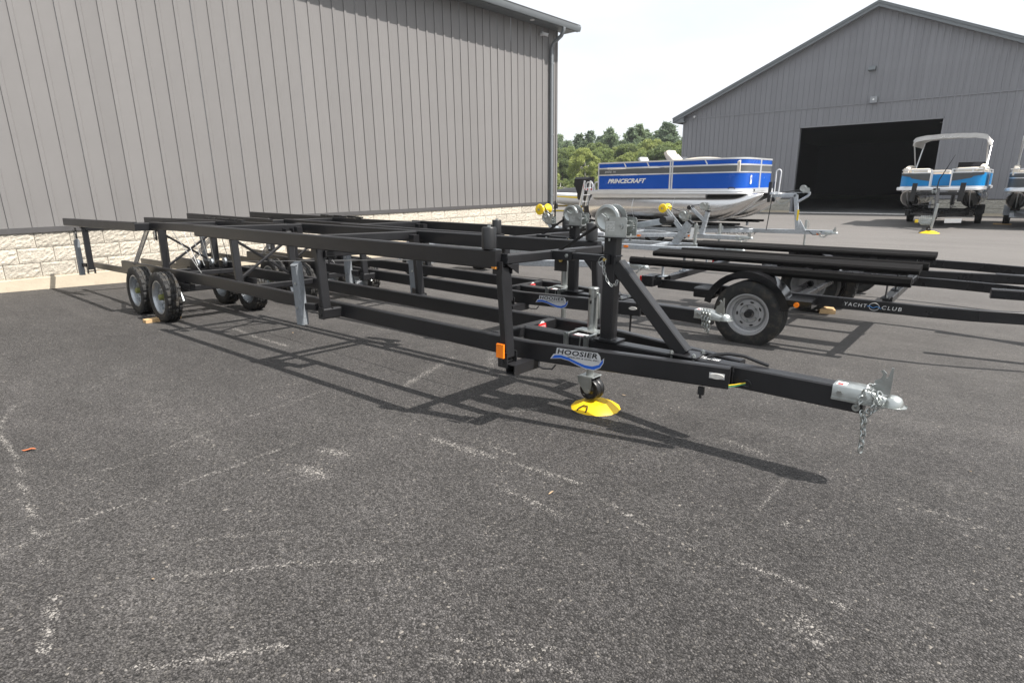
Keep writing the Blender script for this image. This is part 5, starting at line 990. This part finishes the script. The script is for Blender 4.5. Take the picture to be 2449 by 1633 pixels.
P1 = dict(L=4.22, hw=1.17, zd=1.15, r=.335, yp=.83, pmat=ALU, x0=.29, xmid=2.34, gap=.02, inset=.12, top=.70, nose=.27, seat=.67, vinyl=VINYL, ez=.02, cap=True, ladder=True,
    bands=[(.03,.375,BLUE),(.405,.535,GREYP),(.575,.68,BLUE)], rails=[(.015,.03),(.39,.026),(.556,.032),(.692,.036)], struts=(1.05,1.70,3.20), strutz=(.575,.68))
b1, f1, xe1, zd1 = pontoon_boat('silver and bright blue pontoon boat lettered PRINCECRAFT, seen from its side', (-8.97, 14.73, 0), 0, P1)
mt = frame((.29+.85, -f1-.0195, zd1+.235), (1,0,0), (0,0,1)); text('PRINCECRAFT', 1.12, .115, mt, WHITE, b1, shear=.35, bold=.045)
text('JAZZ 16', .32, .055, frame((.29+.36, -f1-.0195, zd1+.465), (1,0,0), (0,0,1)), WHITE, b1, shear=.1, bold=.01, spacing=1.2)
m = MB(); em = frame((xe1+.0195, -.62, zd1+.22), (0,1,0), (0,0,1)); m.prism([(-.05,-.10),(.03,-.10),(.05,-.07),(.05,.10),(-.03,.10),(-.05,.07)], em, .002); eb = m.build('bow_emblem', WHITE, b1); m = MB(); m.prism([(-.02,-.06),(-.005,-.06),(-.005,-.01),(.025,.0),(.025,.055),(-.02,.055)], em @ Matrix.Translation((0,0,.003)), .001); m.build('emblem_mark', BLUE, eb)
m = MB(); m.cyl((4.21,-.7,zd1-.02),(4.25,-.7,zd1-.02),.03,n=10); m.build('docking_light', BLKPLAST, b1); m = MB(); m.tube([(3.8,-f1-.03,zd1+.02),(3.84,-f1-.03,zd1+.05),(3.92,-f1-.03,zd1+.05),(3.96,-f1-.03,zd1+.02)], .012, 6); m.build('mooring_cleat', BLKPLAST, b1)
P2 = dict(P1, nose=-.08, inset=.28, L=5.4, hw=1.21, zd=1.06, r=.30, yp=.86, pmat=CHROMEP, gap=.28, top=.58, seat=.66, vinyl=VINYL, ladder=False, cap=False, ez=.05, bands=[(.03,.46,SKYB)], rails=[(.02,.03),(.47,.03),(.57,.03)], struts=(), xmid=2.6)
b2, f2, xe2, zd2 = pontoon_boat('sky blue pontoon boat under a grey bimini top, bow towards us', (-2.19, 29.6, 0), R(-90), P2)
for s in (-1, 1):
    poly = [(0,.0),(.62,-.14),(.70,-.06),(.80,.03),(1.0,.10),(1.0,.20),(0,.20)] if s < 0 else [(0,0),(.62,.0)]
    wd = f2-.28-.05
    m = MB(); fr = frame((xe2+.0125, s*.30, zd2+.24), (0,s,0), (0,0,1)); q = [(0,-.04),(.32*wd*1.0,.0),(.62*wd,.05),(.68*wd,.10),(1.0*wd,.15),(1.0*wd,.22),(0,.22)]
    if s > 0: fr = frame((xe2+.0125, .30, zd2+.24), (0,1,0), (0,0,1)); m.prism(q, fr, .002)
    else: fr = frame((xe2+.0125, -.30-wd, zd2+.24), (0,1,0), (0,0,1)); m.prism([(wd-a, b_) for a, b_ in reversed(q)], fr, .002)
    m.build('graphic_wedge', DKGREY, b2)
m = MB(); m.loft(along([(xe2-.30,-.27),(xe2-.30,.27)], 0, zd2+.04, zd2+.42, .018)); m.build('gate_panel', SKYB, b2)
for yy in (-.27,.27): m = MB(); m.box(xe2-.32,xe2-.28,yy-.015,yy+.015,zd2,zd2+.52); m.build('gate_post', ALUR, b2)
m = MB(); m.loft(along([(xe2-.30,-.27),(xe2-.30,.27)], 0, zd2+.50, zd2+.53, .03)); m.build('gate_rail', ALUR, b2)
def bimini(b, f, xa, xb, zb, zt):
    for s in (-1, 1):
        m = MB(); m.tube([((xa+xb)/2-.2, s*f, zb), (xb, s*(f-.02), zt-.15)], .022, 8); m.tube([((xa+xb)/2-.2, s*f, zb), (xa, s*(f-.02), zt-.15)], .022, 8); m.build('bimini_strut', ALUR, b)
    n_ = 18; k_ = 9; rings = []
    for i in range(k_+1):
        x = xa+(xb-xa)*i/k_; sag = -.05*math.sin(math.pi*i/k_)
        top = [(x+.0, f*1.0*math.cos(math.pi*j/n_)*(1 if abs(math.cos(math.pi*j/n_)) < .97 else 1), zt-.30+.32*math.sin(math.pi*j/n_)**.30+sag*.3+.006*math.sin(j*2.3+i)) for j in range(n_+1)]
        rings.append(top+[(a, b_*.985, c-.03) for a, b_, c in reversed(top)])
    m = MB(); m.loft(rings); cn_ = m.build('bimini_canopy', CANVAS, b)
    m = MB(); tp = rings[-1][:n_+1]; m.loft([[(p[0]+.012,p[1],p[2]) for p in tp], [(p[0]+.03,p[1]*.99,p[2]-(.15 if 0 < i_ < n_ else .05)) for i_, p in enumerate(tp)]], cap=False, closed=False); m.build('front_apron', CANVAS, cn_)
    return cn_
cn = bimini(b2, f2-.12, 1.5, 4.3, zd2+.58, zd2+1.72)
m = MB(); pts = [(-.28,-.02),(-.22,.03),(-.17,.06),(-.15,-.02),(-.10,.01),(-.05,-.02),(0,.015),(.05,-.015),(.10,.01),(.15,-.015),(.22,.0)]; mm = frame((4.335,0,zd2+1.62), (0,1,0), (-.15,0,1)); m.tube([mm @ Vector((a,b_,.0)) for a, b_ in pts], .006, 5); m.build('script_lettering', WHITE, cn)
m = MB(); cushion(m, 4.3, 4.85, -.95, -.36, zd2+.02, zd2+.62); m.build('bow_seat', VINYL, b2); m = MB(); cushion(m, 4.3, 4.85, .36, .95, zd2+.02, zd2+.62); m.build('bow_seat', VINYL, b2)
P3 = dict(P2, bands=[(.03,.46,DKGREY)], zd=1.0, rails=[(.02,.03),(.32,.026),(.47,.03),(.60,.03)])
b3, f3, xe3, zd3 = pontoon_boat('pontoon boat with dark panels cut off by the right edge of the picture', (.72, 29.9, 0), R(-90), P3)
bimini(b3, f3-.12, 1.8, 4.4, zd3+.58, zd3+1.76)
# trailers under the two bow-on boats
def bow_trailer(label, xc, y0, y1, mt_, jackpad, word=None, wy=27.7):
    t = wthing('boat_trailer', label, 'trailer', (xc, y0, gz(xc,y0))); g0 = gz(xc, wy)
    m = MB(); m.bar([(xc+.22,y0,.10),(xc,25.4,.12),(xc,y1,.12)], .09, .11, .006); m.build('tongue', mt_, t)
    for s in (-1, 1):
        m = MB(); m.bar([(xc+s*.85,y1,.16),(xc+s*.85,25.6,.16),(xc+s*.05,24.2,.13)], .06, .11, .006); m.build('frame_rail', mt_, t)
        m = MB(); m.bar([(xc+s*.86,24.9,.33),(xc+s*.86,y1,.33)], .24, .06, .015); m.build('bunk_board', CARPET, t)
        wh = make_wheel(t, (xc+s*1.05,wy,g0+.31), .31, .20, .18, 1); wh.rotation_euler = (0,0,R(90)*(-s)+0); wh.matrix_parent_inverse = Matrix.Translation(-Vector(t.location))
        m = MB(); fc = MB(); nn = 12; fr2 = []
        for i in range(nn+1):
            a = R(5+170*i/nn); fr2.append([(xc+s*1.05-.13, wy+math.cos(a)*.38, g0+.31+math.sin(a)*.38), (xc+s*1.05-.13, wy+math.cos(a)*.365, g0+.31+math.sin(a)*.365), (xc+s*1.05+.13, wy+math.cos(a)*.365, g0+.31+math.sin(a)*.365), (xc+s*1.05+.13, wy+math.cos(a)*.38, g0+.31+math.sin(a)*.38)])
        m.loft(fr2); m.build('fender', BLKPLAST if mt_ is BLACK2 else FENDGREY, t)
    for yy in (25.6, 27.0, 28.6): m = MB(); m.bar([(xc-.98,yy,.14),(xc+.98,yy,.14)], .07, .16, .006); m.build('crossmember', mt_, t)
    m = MB(); m.bar([(xc-1.0,wy,g0+.31),(xc+1.0,wy,g0+.31)], .06, .06, .006); m.build('axle', mt_, t)
    if jackpad:
        m = MB(); m.bar([(xc+.18,y0+1.0,.14),(xc+.03,y0+2.2,1.0)], .10, .10, .008); m.bar([(xc-.68,y0+2.1,.86),(xc+.76,y0+2.1,.86)], .07, .10, .008); m.bar([(xc-.6,y0+2.3,.50),(xc+.02,y0+2.0,.50)], .10, .03, .005); m.bar([(xc-.6,y0+2.3,.20),(xc+.12,y0+1.6,.20)], .10, .03, .005); m.build('ladder_mast', mt_, t)
        for q in (-.62,.66): m = MB(); m.bar([(xc+q,y0+1.98,.62),(xc+q+.03,y0+1.98,1.20)], .05, .14, .01, up=(1,0,0)); m.build('bow_guide', BLKPLAST, t)
        m = MB(); m.tube([(xc+.02,y0+1.9,.95),(xc+.05,y0+1.85,1.3),(xc+.18,y0+1.8,1.6),(xc+.36,y0+1.8,2.05)], [.02,.018,.014,.006], 6); m.build('antenna', BLKPLAST, t)
        w_ = winch(t, xc-.02, y0+1.85, .90, 1., handle=False); w_.rotation_euler = (0,0,R(-90)); w_.matrix_parent_inverse = Matrix.Translation(-Vector(t.location))
        gp = gz(xc+.22,y0-.1); m = MB(); m.cyl((xc+.23,y0-.12,gp+.12),(xc+.30,y0-.12,.62),.035,n=14); m.build('jack_tube', ZINC, t); m = MB(); m.lathe([(.02,-.03),(.07,-.03),(.07,.03),(.02,.03)], (xc+.18,y0-.12,gp+.13), 'y', 16); m.build('castor_wheel', BLKPLAST, t)
        c_ = MB()
        for q in range(6): chain(c_, [(xc-.05+q*.05,y0-.05,.25),(xc-.12+q*.05,y0-.10,.10),(xc-.02+q*.04,y0-.12,-.0),(xc+.05+q*.03,y0-.08,.16)], .06, .035, .007)
        c_.build('safety_chain', ZINC, t); m = MB(); m.box(xc-.20,xc-.12,y0-.14,y0-.08,.05,.14); m.build('plug', YELROLL, t); m = MB(); m.prism([(0,0),(.42,.02),(.42,.15),(0,.13)], frame((xc+.45,y0+.9,.0),(1,0,0),(0,0,1)), .002); m.build('paper_label', WHITE, t)
        cp_ = thing('jack_pad', 'yellow cone pad under the jack of the sky blue boat trailer', 'jack pad', (xc+.21,y0-.12,gp)); m = MB(); m.lathe([(.26,0),(.26,.01),(.12,.07),(.10,.07),(0,.06)], (0,0,0), 'z', 18); m.build('cone', YELLOW, cp_)
    if word: text(word, .9, .07, frame((xc-.35,25.56,.14),(1,0,0),(0,0,1)), DECBLACK, t, shear=.3, bold=.02)
    return t
bow_trailer('black trailer with stepped mast under the sky blue pontoon boat', -2.19, 21.7, 29.3, BLACK2, True)
bow_trailer('silver trailer under the dark panelled boat at the right edge', .72, 22.0, 29.6, GALV, False, 'PRINCECRAFT', 27.4)
lumber('flat plank under the wheel of the silver trailer at the right edge', (-.42,27.35), (.5,.30,.04), R(4))
# ------------------------------------------------------------------ ski boats far behind the left building
def ski_boat(label, loc, rz, stripe, cover):
    t = thing('ski_boat', label, 'boat', loc, (0,0,rz)); L = 6.2; rings = []; st = []; gun = []
    for q in np.linspace(0, 1, 15):
        x = L*q; w_ = 1.15*math.sqrt(max(1-q**3.2, .0015)); top = .95+.22*q; kz = .25+.45*q**4; ch = .52+.25*q**2
        rings.append([(x,0,kz),(x,-w_*.80,ch),(x,-w_*.97,ch+.12),(x,-w_,top),(x,-w_*.9,top+.05),(x,0,top+.08),(x,w_*.9,top+.05),(x,w_,top),(x,w_*.97,ch+.12),(x,w_*.80,ch)])
        st.append([(x,-w_*.985-.006,ch+.16),(x,-w_-.008,top-.10),(x,-w_+.01,top-.10),(x,-w_*.97+.01,ch+.16)])
    m = MB(); m.loft(rings); m.build('hull', WHITE, t, 50); 
    for sg in (1, -1):
        m = MB(); m.loft([[(p0[0],p0[1]*sg,p0[2]+.10),(p1[0],p1[1]*sg,p1[2]),(p2[0],p2[1]*sg,p2[2]),(p3[0],p3[1]*sg,p3[2]+.10)] for p0, p1, p2, p3 in st]); m.build('hull_stripe', stripe, t)
    m = MB(); rr = []
    for q in np.linspace(.05, .72, 10): h = .42*math.sin(math.pi*min(max((q-.05)/.67,0.02),.98))**.6; w_ = 1.08*math.sqrt(1-q**3.2); x = L*q; rr.append([(x,-w_,1.03+.15*q),(x,-w_*.6,1.05+h*.8),(x,0,1.07+h),(x,w_*.6,1.05+h*.8),(x,w_,1.03+.15*q)])
    m.loft(rr); m.build('mooring_cover', cover, t)
    m = MB(); m.bar([(.3,0,.12),(L+1.2,0,.12)], .1, .12, .01); m.bar([(1.2,-1,.12),(1.2,1,.12)], .1, .1, .01); m.build('cradle_frame', stripe, t)
    for s in (-1, 1):
        w = make_wheel(t, (1.6,s*.95,.31), .31, .2, .18, s)
        m = MB(); m.bar([(1.0,s*.55,.18),(1.0,s*.55,.5)], .08, .08, .01, up=(1,0,0)); m.bar([(4.2,s*.35,.18),(4.2,s*.35,.5)], .08, .08, .01, up=(1,0,0)); m.build('cradle_post', stripe, t)
    return t
COVER = mat('black_boat_cover', (.02,.021,.024), .7, var=.2)
ski_boat('white and yellow ski boat under a black cover, far behind the building corner', (-16.6,31.9,-.40), R(200), YELROLL, COVER)
ski_boat('white ski boat mostly hidden by the left building corner', (-24.0,38.8,-.40), R(205), mat('gold_stripe', (.6,.38,.05), .4), COVER)
# ------------------------------------------------------------------ trees beyond the lot
def leafmat(name, col, var):
    m = bpy.data.materials.new(name); m.use_nodes = True; n_ = m.node_tree.nodes; l_ = m.node_tree.links; b_ = n_['Principled BSDF']
    g = n_.new('ShaderNodeNewGeometry'); no = n_.new('ShaderNodeTexNoise'); no.inputs['Scale'].default_value = .7; no.inputs['Detail'].default_value = 3; l_.new(g.outputs['Position'], no.inputs['Vector'])
    oi = n_.new('ShaderNodeObjectInfo'); ad = n_.new('ShaderNodeMath'); ad.operation = 'ADD'; l_.new(g.outputs['Random Per Island'], ad.inputs[0]); l_.new(no.outputs['Fac'], ad.inputs[1])
    ad2 = n_.new('ShaderNodeMath'); ad2.operation = 'ADD'; l_.new(ad.outputs[0], ad2.inputs[0]); l_.new(oi.outputs['Random'], ad2.inputs[1])
    cr = n_.new('ShaderNodeValToRGB'); cr.color_ramp.elements[0].position = .25; cr.color_ramp.elements[1].position = .85
    cr.color_ramp.elements[0].color = (*[c*(1-var) for c in col], 1); cr.color_ramp.elements[1].color = (col[0]*(1+var*1.5), col[1]*(1+var), col[2]*(1+var*.4), 1)
    dv = n_.new('ShaderNodeMath'); dv.operation = 'DIVIDE'; dv.inputs[1].default_value = 3; l_.new(ad2.outputs[0], dv.inputs[0]); l_.new(dv.outputs[0], cr.inputs[0]); l_.new(cr.outputs[0], b_.inputs['Base Color'])
    b_.inputs['Roughness'].default_value = .6; b_.inputs['Specular IOR Level'].default_value = .25
    tr = n_.new('ShaderNodeBsdfTranslucent'); l_.new(cr.outputs[0], tr.inputs['Color']); ms = n_.new('ShaderNodeMixShader'); ms.inputs[0].default_value = .45; l_.new(b_.outputs[0], ms.inputs[1]); l_.new(tr.outputs[0], ms.inputs[2]); l_.new(ms.outputs[0], n_['Material Output'].inputs['Surface'])
    return m
LEAF = [leafmat('maple_leaves', (.22,.30,.125), .4), leafmat('birch_leaves', (.28,.35,.135), .4), leafmat('oak_leaves', (.20,.27,.12), .4)]
NEEDLE = leafmat('pine_needles', (.19,.27,.18), .4); BARK = mat('bark', (.12,.095,.075), .9, var=.3, bump=.6, bscale=12); BIRCHB = mat('pale_bark', (.42,.40,.36), .8, var=.3)
def quad_cloud(centers, size, stretch=(1,1,1), flat=.0, seed=0):
    rr = np.random.default_rng(seed); n_ = len(centers)
    a = rr.normal(size=(n_,3)); a[:,2] *= (1-flat); a /= np.linalg.norm(a, axis=1, keepdims=True); b_ = rr.normal(size=(n_,3)); b_ -= (b_*a).sum(1, keepdims=True)*a; b_ /= np.linalg.norm(b_, axis=1, keepdims=True)
    s = (size*rr.uniform(.6,1.4,n_))[:,None]; A_ = a*s*.8; B_ = b_*s*.5
    v = np.stack([centers-A_, centers+B_, centers+A_, centers-B_], 1).reshape(-1,3)
    return v
def cloud_mesh(name, v, mt_):
    me = bpy.data.meshes.new(name); k = len(v)//4; me.vertices.add(len(v)); me.vertices.foreach_set('co', v.ravel().astype(np.float32)); me.loops.add(len(v)); me.loops.foreach_set('vertex_index', np.arange(len(v), dtype=np.int32)); me.polygons.add(k); me.polygons.foreach_set('loop_start', np.arange(0,len(v),4, dtype=np.int32)); me.materials.append(mt_); me.update(); return me
def deciduous(seed, H, W_, mt_, nb=64, per=260, low=.12):
    rr = np.random.default_rng(seed); cs = []
    for i in range(nb):
        z = rr.uniform(low, 1)**.9; rad = W_*math.sqrt(max(1-((z-.45)/.58)**2, .03)); a = rr.uniform(0, 2*math.pi); q = rr.uniform(.35, 1)**.5; c = np.array([math.cos(a)*rad*q, math.sin(a)*rad*q, z*H])
        br = W_*rr.uniform(.16,.34); p = rr.normal(size=(per,3)); p /= np.linalg.norm(p, axis=1, keepdims=True); p *= br*rr.uniform(.45,1,(per,1))**.6; p[:,2] *= .75; cs.append(c+p)
    cs = np.concatenate(cs); t_ = MB(); t_.tube([(0,0,-.3),(.05,.03,H*.25),(-.05,.06,H*.55),(.08,0,H*.85)], [.20,.15,.10,.03], 8)
    for i in range(9):
        a = rr.uniform(0,6.28); z = rr.uniform(.2,.7)*H; t_.tube([(0,0,z),(math.cos(a)*W_*.35,math.sin(a)*W_*.35,z+H*.08),(math.cos(a)*W_*.75,math.sin(a)*W_*.75,z+H*.16)], [.07,.045,.015], 5)
    return cloud_mesh('crown', quad_cloud(cs, .145, seed=seed), mt_), t_.mesh('trunk', BIRCHB if mt_ is LEAF[1] else BARK)
def pine(seed, H, W_):
    rr = np.random.default_rng(seed); cs = []; t_ = MB(); t_.tube([(0,0,-.3),(.03,0,H*.5),(0,.04,H*.98)], [.22,.13,.02], 8)
    z = H*.18
    while z < H*.98:
        f = 1-(z/H); rad = W_*(f**.75)*rr.uniform(.75,1.15)+.15; nbr = int(9+8*f)
        for k in range(nbr):
            a = rr.uniform(0,6.28); L = rad*rr.uniform(.7,1.15); m_ = int(22+60*L/W_); u = rr.uniform(.12,1,m_)**.8
            p = np.stack([math.cos(a)*L*u, math.sin(a)*L*u, z+L*.22*u+rr.normal(0,.06,m_)], 1); p += rr.normal(0,.15+.14*L/W_,(m_,3))*np.array([1,1,.8]); cs.append(p)
            t_.tube([(0,0,z),(math.cos(a)*L*.8,math.sin(a)*L*.8,z+L*.16)], [.04,.012], 4)
        z += H*rr.uniform(.035,.06)
    cs = np.concatenate(cs); return cloud_mesh('crown', quad_cloud(cs, .25, seed=seed), NEEDLE), t_.mesh('trunk', BARK)
ORD = ['first','second','third','fourth','fifth','sixth','seventh','eighth','ninth','tenth','eleventh','twelfth','thirteenth','fourteenth','fifteenth','sixteenth','seventeenth','eighteenth','nineteenth','twentieth','twenty-first','twenty-second','twenty-third','twenty-fourth']
DV = [deciduous(10+i, 5.9, 2.3, LEAF[i % 3]) for i in range(6)]; PV = [pine(40+i, 11.6, 4.4) for i in range(5)]
SV = [deciduous(70+i, 2.2, 1.7, LEAF[(i+1) % 3], 22, 70, .02) for i in range(3)]
def tree(name, label, cat, x, y, meshes, sc, rz, grp, zs=1.):
    o = thing(name, label, cat, (x, y, gz(x,y)), (0,0,rz), grp)
    for nm, me in zip(('crown','trunk'), meshes): c = link(nm, me, o); c.scale = (sc, sc, sc*zs)
    return o
def at_px(px, Y):    # world x seen at photo column px (eye level) at distance row Y
    d = f_ + r_*((px-1224.5)/1373.67) - u_*((435-816.5)/1373.67); return d.x/d.y*Y
rt = random.Random(5)
pins = []
for i in range(24): pins.append((1215+i*21+rt.uniform(-8,8), rt.uniform(94,112), rt.uniform(.95,1.13)))
for i, (px, Y, sc) in enumerate(pins): tree('pine_tree', 'tall dark pine on the skyline beyond the lot, %s from the left' % ORD[i], 'tree', at_px(px, Y), Y, PV[i % 5], sc, rt.uniform(0,6), 'skyline pines')
decs = []
for i in range(20): decs.append((1225+i*24+rt.uniform(-9,9), rt.uniform(72,84) if i % 2 else rt.uniform(84,93), rt.uniform(.8,1.15)))
for i, (px, Y, sc) in enumerate(decs): tree('leafy_tree', 'light green leafy tree below the pines, %s from the left' % ORD[i], 'tree', at_px(px, Y), Y, DV[(i*5+i//3) % 6], sc, rt.uniform(0,6), 'leafy trees in front of the pines', rt.uniform(.95,1.15))
mids = [(1228+i*27+rt.uniform(-9,9), rt.uniform(86,93), rt.uniform(1.1,1.38)) for i in range(17)]
for i, (px, Y, sc) in enumerate(mids): tree('leafy_tree', 'taller green leafy tree standing among the pines, %s from the left' % ORD[i], 'tree', at_px(px, Y), Y, DV[(i*7+1) % 6], sc, rt.uniform(0,6), 'taller leafy trees among the pines', rt.uniform(.95,1.1))
for i in range(13): Y = rt.uniform(62,70); tree('shrub', 'low green shrub along the edge of the lot, %s from the left' % ORD[i], 'shrub', at_px(1250+i*30+rt.uniform(-9,9), Y), Y, SV[i % 3], rt.uniform(.9,1.25), rt.uniform(0,6), 'shrubs at the tree line')
# rough grass bank behind the paving
GRASS = mat('rough_grass', (.07,.11,.03), .9, var=.4, vscale=.6, bump=.6, bscale=3)
m = MB(); gx = np.linspace(-140,0,60)
rows = [(58,-.36),(62,-.05),(90,.5),(140,1.2),(400,4)]
m.add([(x, y+2*math.sin(x*.2), z+(.12*math.sin(x*.7) if i else 0)) for i, (y, z) in enumerate(rows) for x in gx], [(i*60+j, i*60+j+1, (i+1)*60+j+1, (i+1)*60+j) for i in range(4) for j in range(59)])
tag(m.build('grass_bank', GRASS), kind='structure')
# fallen leaf and wood chips on the paving
LEAFR = mat('dry_leaf', (.42,.13,.05), .7); CHIP = mat('wood_chip', (.36,.26,.16), .8)
def litter(name, label, cat, x, y, s, rz, mt_):
    o = thing(name, label, cat, (x, y, gz(x,y)+.004), (0,0,rz)); m = MB(); pts = [(-s,0),(-s*.5,s*.28),(0,s*.34),(s*.55,s*.22),(s,0),(s*.5,-s*.2),(0,-s*.3),(-s*.5,-s*.24)]; m.add([(a,b_,.004+.25*abs(b_)+.004*math.sin(a*90)) for a, b_ in pts]+[(0,0,.002)], [(i,(i+1) % 8,8) for i in range(8)]); m.build('blade', mt_, o); return o
lx = pix(70,1078); litter('fallen_leaf', 'rust brown dry leaf lying on the paving at the left', 'leaf', lx[0], lx[1], .035, .9, LEAFR)
for k_, (px, py, lab) in enumerate([(367,1388,'pale wood chip on the near paving, lower left'),(1318,1181,'tan leaf scrap on the paving below the jack cone'),(701,797,'orange wood splinter on the paving beside the grey guide post'),(1492,947,'tan leaf scrap to the right of the jack cone'),(2320,1130,'small tan leaf scrap on the paving at the far right')]):
    lx = pix(px, py); litter('debris_scrap', lab, 'leaf scrap', lx[0], lx[1], .012+.003*(k_ % 2), k_*1.3, CHIP)


# ------------------------------------------------------------------ thin summer haze in the air
HAZE = bpy.data.materials.new('haze_air'); HAZE.use_nodes = True; hn = HAZE.node_tree.nodes; hn.clear()
ho = hn.new('ShaderNodeOutputMaterial'); pv = hn.new('ShaderNodeVolumePrincipled'); pv.inputs['Color'].default_value = (.93,.96,1,1); pv.inputs['Density'].default_value = .0004; pv.inputs['Anisotropy'].default_value = .3
HAZE.node_tree.links.new(pv.outputs[0], ho.inputs['Volume'])
tag(MB().box(-605, 605, -205, 905, -2.5, 24).build('haze', HAZE, smooth=False), kind='stuff')
